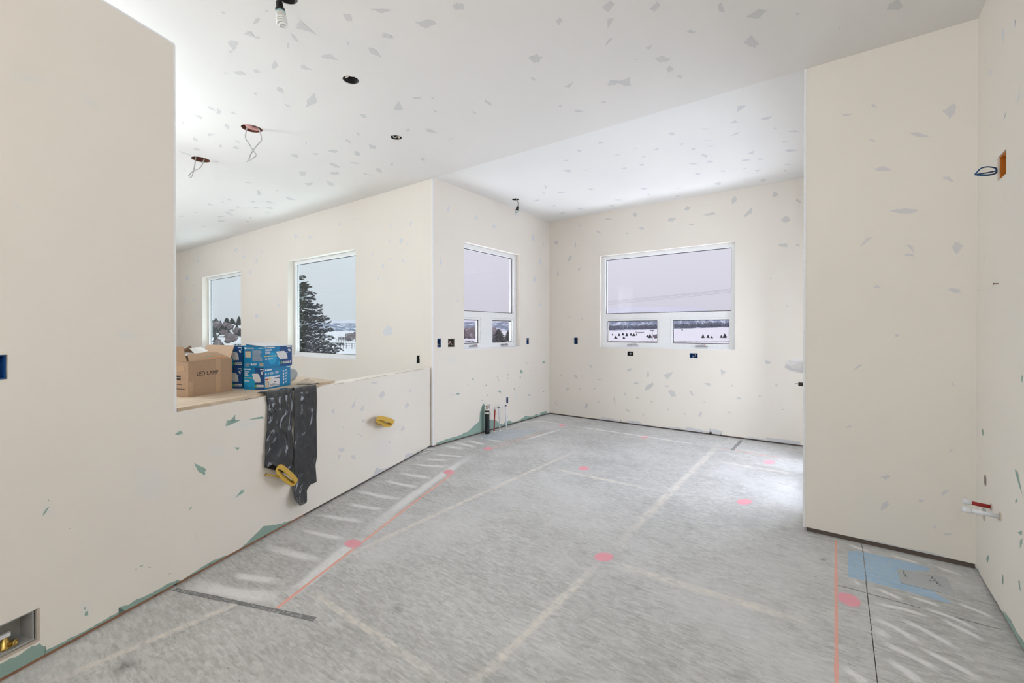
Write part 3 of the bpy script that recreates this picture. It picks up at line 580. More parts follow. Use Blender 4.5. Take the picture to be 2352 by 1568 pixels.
def frame_ring(mb, pt, u0, u1, v0, v1, w, d0, d1, m=0):
    """four bars of a rectangular frame; pt(u,v,d) -> world"""
    for a, b, c, d in ((u0, u1, v0, v0 + w), (u0, u1, v1 - w, v1), (u0, u0 + w, v0 + w, v1 - w), (u1 - w, u1, v0 + w, v1 - w)):
        o = pt(a, c, d0); mb.obox(o, pt(b, c, d0) - o, pt(a, d, d0) - o, pt(a, c, d1) - o, m)
def window(name, O, U, n, rect, gmat, lower, mull=None, dset=.085):
    O, U, n = Vector(O), Vector(U), Vector(n); pt = lambda u, v, d: O + U * u + Z_ * v - n * d
    u0, u1, v0, v1 = rect; w = bpy.data.objects.new(name, None); C.objects.link(w); w.location = pt((u0 + u1) / 2, v0, .1); w['kind'] = 'structure'
    a, b = dset, T - .005
    mb = MB(); frame_ring(mb, pt, u0 + .001, u1 - .001, v0 + .001, v1 - .001, .052, a, b)
    if lower:
        zt, zb = lower
        o = pt(u0 + .0532, zb, a); mb.obox(o, U * (u1 - u0 - .1064), Z_ * (zt - zb), -n * (b - a))
        o = pt(mull[0], v0 + .0532, a); mb.obox(o, U * (mull[1] - mull[0]), Z_ * (zb - v0 - .0534), -n * (b - a))
    mb.build('frame', M_WHITE, w)
    def pane(a0, a1, c0, c1, par, nm='pane', dd=.035):
        mb = MB(); o = pt(a0, c0, a + dd); mb.obox(o, U * (a1 - a0), Z_ * (c1 - c0), -n * .005); mb.build(nm, gmat, par)
        g = MB(); frame_ring(g, pt, a0, a1, c0, c1, .011, a + dd - .004, a + dd - .0005); g.build('gasket', M_GASKET, par)
    gi = .05
    pane(u0 + gi, u1 - gi, (lower[0] if lower else v0 + gi) - .002, v1 - gi, w)
    if lower:
        for (s0, s1) in ((u0 + .05, mull[0]), (mull[1], u1 - .05)):
            mb = MB(); frame_ring(mb, pt, s0 + .002, s1 - .002, v0 + .045, lower[1] - .001, .026, a + .006, b - .012); sash = mb.build('sash', M_WHITE, w)
            pane(s0 + .026, s1 - .026, v0 + .068, lower[1] - .026, sash, dd=.03)
            c = (s0 + s1) / 2 + .02; z = v0 + .028
            mb = MB(); o = pt(c - .075, z, a - .018); mb.obox(o, U * .15, Z_ * .018, -n * .018)
            mb.tube([pt(c + .05, z + .02, a - .014), pt(c + .02, z + .026, a - .03), pt(c - .06, z + .016, a - .034)], [.007, .006, .006], 6)
            cr = mb.build('crank_handle', M_CRANK, sash)
            mb = MB(); o = pt(c + .03, z + .019, a - .022); mb.obox(o, U * .022, Z_ * .012, -n * .008); mb.build('red_tag', M_RED, sash)
    return w
window('window_1', (0, Y2, 0), X_, -Y_, WB, M_GLASS_N, (1.566, 1.49), (-1.965, -1.815), .075)
window('window_2', (XW, 0, 0), Y_, X_, WW, M_GLASS_N, (1.566, 1.49), (4.41, 4.63), .075)
window('window_3', (0, Y1, 0), X_, -Y_, W2, M_GLASS_L, None, None, .10)
window('window_4', (0, Y1, 0), X_, -Y_, W1, M_GLASS_L, None, None, .10)
window('window_5', (0, -4.0, 0), X_, Y_, (-2.9, .3, .5, 2.5), M_GLASS_N, None); window('window_6', (0, -4.0, 0), X_, Y_, (-9.7, -4.7, .5, 2.5), M_GLASS_N, None)
window('window_7', (-11.62, 0, 0), Y_, X_, (-2.6, 1.4, .5, 2.5), M_GLASS_N, None)
# white sills on the drywall returns
def sill(i, O, U, n, rect, d):
    O, U, n = Vector(O), Vector(U), Vector(n); mb = MB(); o = O + U * (rect[0] - .004) + Z_ * (rect[2] - .002) + n * .003
    mb.obox(o, U * (rect[1] - rect[0] + .008), Z_ * .010, -n * (d + .003)); b = mb.build('trim_%d' % i, M_BEAD); b['kind'] = 'structure'
sill(5, (0, Y2, 0), X_, -Y_, WB, .074); sill(6, (XW, 0, 0), Y_, X_, WW, .074); sill(7, (0, Y1, 0), X_, -Y_, W2, .098); sill(8, (0, Y1, 0), X_, -Y_, W1, .098)
# glass door in the nook's right wall
dr = bpy.data.objects.new('door_1', None); C.objects.link(dr); dr.location = (XB, DOOR[0], .002); dr['kind'] = 'structure'
ptd = lambda u, v, d: Vector((XB, 0, 0)) + Y_ * u + Z_ * v + X_ * d
mb = MB(); frame_ring(mb, ptd, DOOR[0] + .001, DOOR[1] - .001, .019, DOOR[3] - .001, .05, .03, T - .01); o = ptd(4.82, .06, .03); mb.obox(o, Y_ * .06, Z_ * 2.14, X_ * .12); mb.build('door_frame', M_WHITE, dr)
for a0, a1 in ((3.93, 4.82), (4.88, 5.65)):
    mb = MB(); frame_ring(mb, ptd, a0 + .002, a1 - .002, .071, 2.198, .09, .06, .105); lf = mb.build('door_leaf', M_WHITE, dr)
    mb = MB(); mb.obox(ptd(a0 + .09, .16, .078), Y_ * (a1 - a0 - .18), Z_ * 1.95, X_ * .006); mb.build('pane', M_GLASS_N, lf)

# ------------------------------------------------------------------ electrical boxes
M_BOXB = plain('blue_plastic', (.012, .085, .30), .4, spec=.4); M_BOXG = plain('grey_steel', (.22, .21, .19), .45, .5); M_BOXO = plain('orange_plastic', (.62, .20, .02), .45)
M_BOXK = plain('dark_box_plastic', (.03, .035, .045), .5); M_WW = plain('white_wire', (.72, .71, .68), .45); M_WK = plain('black_wire', (.02, .02, .02), .4); M_WR = plain('red_wire', (.45, .04, .04), .45); M_WC = plain('copper_wire', (.55, .27, .12), .35, .8); M_WBL = plain('blue_data_cable', (.02, .10, .26), .4)
M_RAW = plain('raw_drywall_edge', (.55, .47, .38), .9)
def ebox(key, label, shell, wires, group=None):
    pl, ax = BOX[key][0], BOX[key][1]; n = Vector(PL[pl][0]); u0, u1, v0, v1 = BR[key]; base = n * PL[pl][1] if pl != 'left' else LN * LC
    pt = lambda u, v, d: base + ax * u + Z_ * v - n * d
    t = thing('electrical_box', label, 'electrical box', pt((u0 + u1) / 2, v0, .03), group); g = .0015; th = .004; dep = .070
    mb = MB()
    for a, b, c, d in ((u0 + g, u1 - g, v0 + g, v0 + g + th), (u0 + g, u1 - g, v1 - g - th, v1 - g), (u0 + g, u0 + g + th, v0 + g + th, v1 - g - th), (u1 - g - th, u1 - g, v0 + g + th, v1 - g - th)):
        o = pt(a, c, .006); mb.obox(o, ax * (b - a), Z_ * (d - c), -n * (dep - .006))
    o = pt(u0 + g, v0 + g, dep - .003); mb.obox(o, ax * (u1 - u0 - 2 * g), Z_ * (v1 - v0 - 2 * g), -n * .003)
    mb.build('shell', shell, t)
    for v in (v0 + g + th, v1 - g - th - .010):
        mb = MB(); mb.obox(pt((u0 + u1) / 2 - .006, v, .008), ax * .012, Z_ * .010, -n * .012); mb.build('screw_ear', shell, t)
    W_, H_ = u1 - u0, v1 - v0
    for wm, k in wires:
        mb = MB(); r = random.Random(k)
        p = [pt(u0 + W_ * r.uniform(.3, .7), v1 - .02, dep - .008)]
        for q in range(4): p.append(pt(u0 + W_ * r.uniform(.22, .78), v0 + H_ * r.uniform(.2, .8), r.uniform(.012, .05)))
        mb.tube(spline(p, 6), .0028 if H_ < .14 else .0035, 6); mb.build('wire', wm, t, True)
    r = random.Random(len(label))      # ragged paper edge on both sides of the cut-out
    for (a, b) in ((u0 - .003, u0 + .0005), (u1 + .003, u1 - .0005)):
        mb = MB(); k = 12; e = [(a + (b - a) * r.uniform(0, .7), v0 + (v1 - v0) * i / k) for i in range(k + 1)]
        for i in range(k):
            for d in (-.0006, .003): mb.poly([pt(e[i][0], e[i][1], d), pt(b, e[i][1], d), pt(b, e[i + 1][1], d), pt(e[i + 1][0], e[i + 1][1], d)])
            mb.poly([pt(e[i][0], e[i][1], -.0006), pt(e[i + 1][0], e[i + 1][1], -.0006), pt(e[i + 1][0], e[i + 1][1], .003), pt(e[i][0], e[i][1], .003)])
        mb.build('cut_edge', M_RAW, t)
    return t
ebox('nook_a', 'blue electrical box near the nook corner edge, left of the wired grey one', M_BOXB, [(M_WW, 3), (M_WK, 4)])
ebox('nook_b', 'wide grey electrical box stuffed with red and white wires left of narrow window', M_BOXG, [(M_WR, 1), (M_WW, 2), (M_WK, 6), (M_WC, 9), (M_WW, 12)])
ebox('nook_c', 'narrow blue electrical box between the narrow window and the room corner', M_BOXB, [(M_WW, 5)])
ebox('nook_d', 'low blue electrical box just above the white water pipes', M_BOXB, [(M_WK, 7)])
ebox('back_a', 'blue electrical box left of the wide window, right of the room corner', M_BOXB, [(M_WK, 8), (M_WC, 11)])
ebox('back_b', 'dark horizontal electrical box below the left crank of the wide window', M_BOXK, [(M_WW, 13), (M_WW, 14), (M_WK, 15)])
ebox('back_c', 'blue horizontal electrical box below the right crank of the wide window', M_BOXB, [(M_WK, 16), (M_WW, 17), (M_WK, 18)])
ebox('win_a', 'dark electrical box low on the window wall above the end of the half wall', M_BOXK, [(M_WW, 19), (M_WW, 20)])
ebox('left_a', 'large blue electrical box cut off at the left edge of the photo', M_BOXB, [(M_WW, 21)])
ebox('right_a', 'orange low-voltage box high on the right wall', M_BOXO, [(M_WW, 22)])
# blue data cable looping out of the orange box's lower side
bx0 = Vector((XR, (BR['right_a'][0] + BR['right_a'][1]) / 2 + .05, BR['right_a'][2] + .045))
def rw(px, py, off): return P('right', px, py, off)
c0 = rw(2291, 388, .003)
mb = MB()
for k in range(3):
    e = [(2288,386),(2270,383),(2254,386),(2245,394),(2241,400),(2255,401.5),(2272,401),(2286,398),(2289,392)] if k == 0 else ([(2289,392),(2270,396),(2250,399),(2240,401),(2258,403),(2275,401.5),(2287,398)] if k == 1 else [(2287,398),(2289,391),(2286,386)])
    pts = []
    for i, (x, y) in enumerate(e):
        off = .004 + (2290 - x) / 50 * .095
        pts.append(hit(x, y, (0, 1, 0), c0.y - .0 + k * .006) if False else P('right', x + (2290 - x) * 0, y, off))
    mb.tube(spline(pts, 6), .0032, 6)
mb.tube([P('right', 2287, 388, .004), P('right', 2287, 388, .004) + Vector((.05, 0, 0))], .004, 6)
tag(mb.build('data_cable', M_WBL, smooth=True), 'looped blue data cable poking from the right wall beside the orange box', 'cable')

# ------------------------------------------------------------------ ceiling holes and bulbs
M_CAN = plain('copper_insulation', (.20, .075, .05), .6, .2); M_PINKI = plain('pink_insulation', (.62, .33, .30), .9); M_JB = plain('black_box', (.015, .015, .015), .5); M_CABLE = plain('grey_cable', (.56, .54, .53), .5); M_TANW = plain('tan_wires', (.66, .58, .48), .5)
def up_lathe(mb, c, prof, n=28): mb.lathe(c, Z_, prof, n)
for key, label, seed in (('junction_a', 'round black ceiling box with curled wires, nearest the hanging bulb', 1), ('junction_b', 'round black ceiling box with wires, nearest the dropped ceiling edge', 2)):
    c, r = HC[key]; t = thing('ceiling_box', label, 'electrical box', c + Z_ * .01)
    mb = MB(); up_lathe(mb, c, [(.004, r * .93), (.004, r * .88), (.075, r * .86), (.075, 0)]); up_lathe(mb, c, [(.004, r * .93), (.08, r * .93), (.08, 0)]); mb.build('shell', M_JB, t, True)
    for k, wm in enumerate((M_TANW, M_WW, M_TANW)):
        rr = random.Random(seed * 10 + k); a0 = rr.random() * 6; p = [c + Z_ * .07 + Vector((math.cos(a0) * r * .3, math.sin(a0) * r * .3, 0))]
        for q in range(4): a0 += rr.uniform(.6, 1.4); p.append(c + Z_ * rr.uniform(.004, .04) + Vector((math.cos(a0) * r * .62, math.sin(a0) * r * .62, 0)))
        mb = MB(); mb.tube(spline(p, 6), .005, 6); mb.build('wire', wm, t, True)
for key, label, paths in (('can_a', 'open round ceiling hole with pink insulation and a long crossed cable loop', [[(1560,310),(1500,470),(1590,640),(1680,790),(1755,890),(1700,960),(1530,1060)], [(1820,390),(1890,520),(1800,640),(1690,780),(1620,900),(1580,1010),(1530,1060)]]),
                          ('can_b', 'open dark round ceiling hole with a short cable loop, nearest the left wall', [[(320,990),(285,1130),(260,1260),(230,1370),(200,1430),(165,1442)], [(520,1090),(430,1190),(260,1275),(180,1340),(130,1410)]])):
    c, r = HC[key]; t = thing('light_opening', label, 'ceiling opening', c + Z_ * .01)
    mb = MB(); up_lathe(mb, c, [(.003, r * .955), (.12, r * .955), (.12, 0)]); mb.build('can_shell', M_CAN, t, True)
    if key == 'can_a':
        mb = MB(); mb.tube(spline([c + Vector((.01, -.05, .03)), c + Vector((-.03, .01, .025)), c + Vector((-.02, .06, .03))], 6), .03, 8, flat=.6); mb.build('insulation', M_PINKI, t, True)
        mb = MB(); mb.lathe(c + Vector((.03, -.01, .06)), (.3, 0, -1), [(0, .03), (.03, .03), (.03, .012), (.0, .012)], 14); mb.build('connector', M_WW, t)
    dep = _F.dot(c - _O)
    for pth in paths:
        mb = MB(); w = [at_depth(420 + x / 10.455, 270 + y / 10.455, dep + .0) for x, y in pth]; w[0] = w[0] + Vector((0, 0, .05))
        mb.tube(spline(w, 6), .0052, 8); mb.build('cable', M_CABLE, t, True)
M_SOCK = plain('black_rubber', (.025, .024, .023), .45); M_TEAL = plain('teal_band', (.32, .56, .58), .4); M_CFL = plain('white_glass_tube', (.86, .86, .85), .15, spec=.6); M_CFLB = plain('bulb_base_white', (.66, .66, .64), .35)
def bulb(c, dep, sock, tip, s, label, wirepts, hole_r, group=None):
    """sock, tip: pixel of the socket's top and the bulb's lower end; c: hole centre"""
    a = at_depth(*sock, dep); b = at_depth(*tip, dep); ax = (b - a).normalized(); L = (b - a).length
    t = thing('hanging_bulb', label, 'light bulb', c + Z_ * .004, group)
    mb = MB(); mb.lathe(a, ax, [(0, 0), (0, s * .62), (L * .06, s * .75), (L * .30, s * .80), (L * .30, s), (L * .37, s), (L * .37, 0)], 16); mb.build('socket', M_SOCK, t, True)
    mb = MB(); mb.lathe(a, ax, [(L * .36, s * .75), (L * .42, s * 1.02), (L * .47, s * 1.05), (L * .56, s * .98), (L * .59, s * .6), (L * .59, 0)], 16); bs = mb.build('bulb_base', M_CFLB, t, True)
    mb = MB(); mb.lathe(a, ax, [(L * .415, s * 1.04), (L * .425, s * 1.08), (L * .46, s * 1.09), (L * .465, s * 1.06)], 16); mb.build('colour_band', M_TEAL, bs, True)
    e1 = ax.orthogonal().normalized(); e2 = ax.cross(e1); pts = []
    for i in range(97):
        q = i / 96; an = q * 2 * math.pi * 4; h = L * (.60 + .36 * q); rr = s * (1.0 if q < .85 else 1.0 - (q - .85) * 3)
        pts.append(a + ax * h + (e1 * math.cos(an) + e2 * math.sin(an)) * rr)
    mb = MB(); mb.tube(pts, L * .036, 7); mb.build('spiral_tube', M_CFL, t, True)
    for k, (m, dx) in enumerate(((M_WK, 0), (M_WW, .008))):
        w = [c + Z_ * .05 + e1 * dx] + [at_depth(x, y, dep) + e1 * dx for x, y in wirepts] + [a + ax * .006 + e1 * (dx - .004)]
        mb = MB(); mb.tube(spline(w, 6), .0024, 6); mb.build('wire', m, t, True)
    mb = MB(); up_lathe(mb, c, [(.003, hole_r * .93), (.003, hole_r * .88), (.06, hole_r * .86), (.06, 0)]); up_lathe(mb, c, [(.003, hole_r * .93), (.066, hole_r * .93), (.066, 0)]); mb.build('ceiling_box', M_JB, t, True)
ca, ra = HC['bulb_a']; bulb(ca, _F.dot(ca - _O), (641, 4), (649, 62), .023, 'spiral bulb in black socket hanging at the top edge of the photo', [(640, -4)], ra)
bulb(NB, _F.dot(NB - _O), (1188.5, 474), (1185, 499.5), .021, 'small spiral bulb hanging from the nook ceiling by the narrow window', [(1189, 463), (1191, 468)], .05)

# ------------------------------------------------------------------ plywood ledge behind the half wall
M_PLY, nt, b = newmat('pale_plywood')
co = nt.nodes.new('ShaderNodeTexCoord'); mp = nt.nodes.new('ShaderNodeMapping'); mp.inputs['Scale'].default_value = (14, 1.2, 8); mp.inputs['Rotation'].default_value = (0, 0, -.35); nt.links.new(co.outputs['Object'], mp.inputs[0])
nz = nt.nodes.new('ShaderNodeTexNoise'); nz.inputs['Scale'].default_value = 2.5; nz.inputs['Detail'].default_value = 6; nz.inputs['Distortion'].default_value = .6; nt.links.new(mp.outputs[0], nz.inputs['Vector'])
cr = nt.nodes.new('ShaderNodeValToRGB'); cr.color_ramp.elements[0].position = .3; cr.color_ramp.elements[0].color = (.46, .34, .22, 1); cr.color_ramp.elements[1].position = .7; cr.color_ramp.elements[1].color = (.66, .55, .42, 1)
nt.links.new(nz.outputs['Fac'], cr.inputs[0]); nt.links.new(cr.outputs[0], b.inputs['Base Color']); b.inputs['Roughness'].default_value = .6
def lp(s, n, z): return LA * s + LN * n + Z_ * z
pr = [lp(1.70, LC - .004, 0), Vector((-3.262, 2.018, 0)), Vector((-4.4, 2.03, 0)), Vector((-4.4, .86, 0)), lp(1.70, LC - .165, 0)]
mb = MB(); mb.slab([p + Z_ * .918 for p in pr], .0178); ledge = mb.build('plywood_ledge', M_PLY)
if ledge.data.polygons[0].normal.z < 0: ledge.data.flip_normals()
tag(ledge, 'pale plywood ledge top behind the low wall carrying the boxes', 'ledge')
cx_, cy_ = sum(p.x for p in pr) / 5, sum(p.y for p in pr) / 5
bs = [lp(1.72, LC - .16, 0), lp(2.75, LC - .16, 0), Vector((-3.5, 1.98, 0)), Vector((-4.36, 1.98, 0)), Vector((-4.36, .90, 0))]
mb = MB(); mb.slab([p + Z_ * .899 for p in bs], .899); o = mb.build('wall_ledge_base', M_WALL); o['kind'] = 'structure'
# torn paper scraps along the ledge's front edge
mb = MB(); r5 = random.Random(5); s = 1.72
while s < 4.4:
    ln = r5.uniform(.05, .16); h = r5.uniform(.0008, .003)
    if r5.random() < .75: mb.obox(lp(s, LC + .0008, .9005 - h * .5), LA * ln, -LN * r5.uniform(.004, .012), Z_ * (h + .001))
    s += ln * 1.1
mb.build('torn_paper_edge', M_RAW, wall_half)['kind'] = 'stuff'
zl = .9185
# ------------------------------------------------------------------ cardboard box with LED LAMP print
M_CARD = plain('brown_cardboard', (.43, .285, .18), .75); M_CARDI = plain('cardboard_inside', (.34, .22, .13), .8); M_TAPE = plain('packing_tape', (.46, .29, .15), .28, spec=.55); M_INK = plain('black_ink', (.035, .03, .03), .7); M_TGREEN = plain('green_tape', (.19, .25, .16), .4); M_TOR = plain('orange_tape', (.50, .20, .07), .35); M_PAPER = plain('white_paper', (.80, .79, .77), .6)
p0 = hit(432.7, 911.8, (0, 0, 1), zl); p1 = hit(533.6, 896.6, (0, 0, 1), zl); U = (p1 - p0); BL = U.length; U.normalize(); Wd = Vector((-U.y, U.x, 0))
if Wd.x > 0: Wd = -Wd
BH, BW = .218, .29
bt = thing('cardboard_box', 'open brown cardboard box printed LED LAMP on the plywood ledge', 'box', p0 + U * BL / 2 + Wd * BW / 2)
q = lambda a, b_, c: p0 + U * a + Wd * b_ + Z_ * c
mb = MB(); th = .004
mb.obox(q(0, 0, 0), U * BL, Wd * th, Z_ * BH); mb.obox(q(0, BW - th, 0), U * BL, Wd * th, Z_ * BH); mb.obox(q(0, th, 0), U * th, Wd * (BW - 2 * th), Z_ * BH); mb.obox(q(BL - th, th, 0), U * th, Wd * (BW - 2 * th), Z_ * BH); mb.obox(q(th, th, 0), U * (BL - 2 * th), Wd * (BW - 2 * th), Z_ * th)
mb.build('carton', M_CARD, bt)
def flap(pts): m_ = MB(); m_.slab(pts, .0035); return m_.build('flap', M_CARD, bt)
flap([q(.004, 0, BH), q(BL - .004, 0, BH), q(BL - .05, .085, BH + .045), q(.065, .085, BH + .038)])
flap([q(0, .01, BH), q(0, BW - .01, BH), q(-.01, BW - .02, BH + .095), q(-.012, .02, BH + .085)])
flap([q(BL, .01, BH), q(BL, BW - .02, BH), q(BL + .045, BW - .03, BH + .085), q(BL + .05, .035, BH + .082)])
flap([q(.01, BW, BH), q(BL - .01, BW, BH), q(BL * .82, BW - .04, BH + .03), q(BL * .62, BW - .075, BH + .085), q(.12, BW - .05, BH + .035)])
for args in ((q(BL * .60, -.0006, .0), U * .036, Wd * .0006, Z_ * (BH - .002)), (q(.004, -.0006, 0), U * .024, Wd * .0006, Z_ * (BH * .42)), (q(BL - .016, -.0006, 0), U * .015, Wd * .0006, Z_ * BH * .3), (q(-.0006, .03, BH * .72), U * .0006, Wd * .24, Z_ * .03), (q(-.0006, .10, 0), U * .0006, Wd * .05, Z_ * BH * .7)):
    mb = MB(); mb.obox(*args); mb.build('packing_tape', M_TAPE, bt)
mb = MB(); k = lambda a, h: q(a, .085 * h, BH + (.040) * h) + (Z_ * .0012 - Wd * .0006)
mb.slab([k(.12, .05), k(.27, .1), k(.255, .45), k(.15, .25)], .0006); mb.build('orange_sticker', M_TOR, bt)
mb = MB(); mb.slab([k(.135, .3) + Z_ * .0006, k(.24, .45) + Z_ * .0006, k(.225, .9) + Z_ * .0006, k(.165, .85) + Z_ * .0006], .0006); mb.build('green_sticker', M_TGREEN, bt)
mb = MB(); mb.slab([q(BL * .55, .15, BH + .03), q(BL * .80, .13, BH + .05), q(BL * .82, .2, BH + .075), q(BL * .6, .22, BH + .07)], .002); mb.slab([q(.1, .2, BH + .02), q(.2, .18, BH + .03), q(.19, .24, BH + .045), q(.09, .25, BH + .03)], .002); mb.build('crumpled_wrapping', M_PAPER, bt)
def text(s, size, o, u, v, mat, parent, name='printed_text', n=None):
    cu = bpy.data.curves.new('t', 'FONT'); cu.body = s; cu.size = size; ob = bpy.data.objects.new('t', cu); C.objects.link(ob)
    bpy.context.view_layer.update(); me = bpy.data.meshes.new_from_object(ob.evaluated_get(bpy.context.evaluated_depsgraph_get()))
    bpy.data.objects.remove(ob); vs = [o + u * w.co.x + v * w.co.y for w in me.vertices]; fs = [tuple(p.vertices) for p in me.polygons]
    bpy.data.meshes.remove(me); return mk(name, vs, fs, mat, parent)
text('LED LAMP', .036, q(.052, -.0009, BH * .565), U * .93, Z_ * 1.0, M_INK, bt)
mb = MB(); r6 = random.Random(3)
for (w0, w1, z0, z1) in ((.06, .115, .118, .128), (.13, .16, .118, .128), (.06, .09, .100, .112), (.10, .15, .104, .108), (.05, .17, .072, .075), (.09, .12, .056, .062), (.03, .18, .045, .049)):
    mb.obox(q(-.0005, w0, z0), Wd * (w1 - w0), Z_ * (z1 - z0), U * .0005)
mb.build('printed_marks', M_INK, bt)

# ------------------------------------------------------------------ blue light-fixture cartons
M_CB = plain('carton_blue', (.006, .215, .46), .4, spec=.4); M_CBT = plain('carton_teal', (.008, .17, .30), .4, spec=.4); M_CBD = plain('carton_navy', (.012, .07, .235), .4, spec=.4); M_CBL = plain('carton_light_blue', (.02, .34, .62), .4); M_PW = plain('print_white', (.75, .75, .76), .5); M_PG = plain('print_green', (.16, .42, .12), .5); M_PB = plain('print_beige', (.58, .50, .38), .5); M_PR = plain('print_red', (.42, .06, .03), .5); M_PY = plain('print_yellow', (.72, .50, .16), .5); M_PGR = plain('print_grey', (.38, .37, .37), .5); M_PK = plain('print_black', (.02, .02, .025), .5); M_LID = plain('carton_lid_grey', (.62, .62, .63), .5)
PAL = [M_PW, M_PG, M_PB, M_PR, M_PY, M_PGR, M_PK, M_CBD, M_CBL, M_CBT, M_CB]
class Art:
    """flat print on one carton face: coordinates 0..1 across and up"""
    def __init__(s, o, u, v, n): s.o, s.u, s.v, s.n, s.mb, s.d = o, u, v, n, MB(), .0003
    def pt(s, x, y): return s.o + s.u * x + s.v * y + s.n * s.d
    def poly(s, pts, m): 
        ps = [s.pt(*p) for p in pts]
        if (ps[1] - ps[0]).cross(ps[2] - ps[0]).dot(s.n) < 0: ps.reverse()
        s.mb.poly(ps, m)
    def rect(s, x0, y0, x1, y1, m): s.poly([(x0, y0), (x1, y0), (x1, y1), (x0, y1)], m)
    def disc(s, x, y, ry, m, n=18, a0=0, a1=2 * math.pi):
        k = s.v.length / s.u.length; s.poly([(x + ry * k * math.cos(a0 + (a1 - a0) * i / n), y + ry * math.sin(a0 + (a1 - a0) * i / n)) for i in range(n)], m)
    def up(s): s.d += .0002
    def lines(s, x0, y0, x1, y1, n, m, r=random.Random(2)):
        for i in range(n):
            y = y1 - (y1 - y0) * (i + .5) / n; h = (y1 - y0) / n * .28; s.rect(x0, y - h, x0 + (x1 - x0) * r.uniform(.7, 1), y + h, m)
    def done(s, parent): return s.mb.build('printed_artwork', PAL, parent)
def lamp_art(a):   # the lamp-and-icons side
    a.rect(.55, 0, 1, 1, 7); a.up(); a.disc(.28, .42, .30, 8); a.up()
    a.rect(.03, .90, .08, .96, 0); a.rect(.095, .905, .36, .955, 0); a.rect(.80, .91, .98, .95, 0); a.rect(.95, .82, .98, .88, 0)
    a.lines(.04, .78, .28, .86, 2, 0); a.lines(.04, .62, .24, .76, 3, 0); a.rect(0, .505, .45, .545, 4); a.rect(.04, .36, .10, .42, 0); a.rect(.13, .36, .18, .42, 0); a.lines(.2, .36, .3, .42, 2, 0)
    a.up(); a.poly([(.40, .72), (.69, .735), (.76, .66), (.82, .50), (.83, .33), (.57, .32), (.48, .48)], 0); a.up()
    for i in range(5): x = .60 + i * .05; a.rect(x - .006, .31, x + .006, .37, 6); a.poly([(x - .10, .70), (x - .096, .70), (x + .004, .37), (x, .37)], 5)
    a.poly([(.83, .80), (.90, .835), (.95, .76), (.93, .68), (.86, .72)], 0); a.rect(.775, .62, .84, .635, 0); a.up(); a.disc(.90, .77, .018, 6)
    a.rect(.47, .09, .545, .23, 8); a.disc(.60, .16, .065, 1)
    for x in (.68, .765, .85, .93): a.disc(x, .17, .062, 0)
    a.up()
    for x in (.68, .765, .85, .93): a.disc(x, .17, .022, 6, 8)
def photo_art(a):  # the room-picture side
    a.rect(.03, .84, .08, .91, 0); a.rect(.09, .85, .28, .905, 0); a.rect(.84, .90, .98, .94, 0)
    a.disc(.06, .70, .05, 0); a.disc(.15, .71, .035, 0); a.lines(.2, .66, .36, .76, 3, 0); a.lines(.4, .66, .56, .78, 3, 0); a.up()
    a.rect(.03, .07, .56, .56, 0); a.up(); a.rect(.03, .43, .14, .48, 3); a.rect(.14, .43, .25, .48, 4); a.rect(.37, .43, .56, .48, 7)
    a.rect(.03, .08, .13, .42, 2); a.rect(.14, .16, .18, .36, 5); a.rect(.2, .12, .4, .22, 5); a.rect(.03, .07, .2, .11, 2); a.rect(.4, .09, .56, .13, 5); a.rect(.36, .27, .42, .31, 6); a.disc(.27, .34, .02, 6)
    for y in (.74, .60, .46, .32, .17): a.disc(.72, y, .05, 0); a.lines(.78, y - .02, .88, y + .06, 2, 0); a.rect(.78, y - .06, .96, y - .05, 8)
def spec_art(a):   # the small-print side
    a.rect(.03, .87, .12, .95, 0); a.rect(.14, .88, .5, .94, 5); a.rect(.72, .90, .97, .94, 0); a.rect(.06, .48, .34, .78, 2); a.rect(.06, .76, .34, .79, 6); a.lines(.42, .30, .95, .82, 16, 5); a.lines(.06, .05, .3, .2, 4, 5); a.disc(.38, .15, .05, 0); a.lines(.46, .1, .64, .2, 3, 0); a.rect(.78, .08, .97, .22, 2); a.up()
    for i in range(6): a.rect(.81 + i * .023, .1, .82 + i * .023, .2, 6)
def strip_art(a):
    a.rect(.05, .87, .3, .95, 0); a.disc(.2, .74, .06, 0); a.rect(.1, .12, .9, .55, 2); a.up(); a.rect(.1, .45, .9, .52, 3); a.rect(.62, .14, .8, .45, 6)
def carton(corner, z, u, v, lu, lv, h, label, artL, artR, matc, lid=False):
    c = Vector((corner.x, corner.y, z)); t = thing('light_fixture_box', label, 'box', c + u * lu / 2 + v * lv / 2)
    mb = MB(); mb.obox(c, u * lu, v * lv, Z_ * (h - .0008), 0); body = mb.build('carton', matc, t)
    nl = -u; nr = -v
    if artL: a = Art(c + v * lv, -v * lv, Z_ * h, nl); artL(a); a.done(t)   # left face runs from far left to the corner
    if artR: a = Art(c, u * lu, Z_ * h, nr); artR(a); a.done(t)
    if lid:
        mb = MB(); e = Z_ * (h + .0005)
        mb.slab([c + e - v * .004, c + u * (lu + .004) + e - v * .004, c + u * (lu + .004) + v * (lv + .004) + e + Z_ * .018, c - u * .02 + v * (lv + .004) + e + Z_ * .022], .003); mb.build('lid_flap', M_LID, t)
        mb = MB(); mb.slab([c + v * .02 + e, c + v * (lv - .01) + e, c + v * (lv - .02) - u * .0 + e + Z_ * .014, c + v * .1 + e + Z_ * .012], .002); mb.build('side_flap', matc, t)
    return t
bc = hit(606.8, 894.8, (0, 0, 1), zl); bu = (hit(666.6, 883.2, (0, 0, 1), zl) - bc); bu.normalize(); bv = Vector((-bu.y, bu.x, 0))
if bv.x > 0: bv = -bv
zt = .150
carton(bc, zl, bu, bv, .285, .150, .149, 'lower blue carton of the right-hand stack with room picture print', lamp_art, photo_art, M_CB)
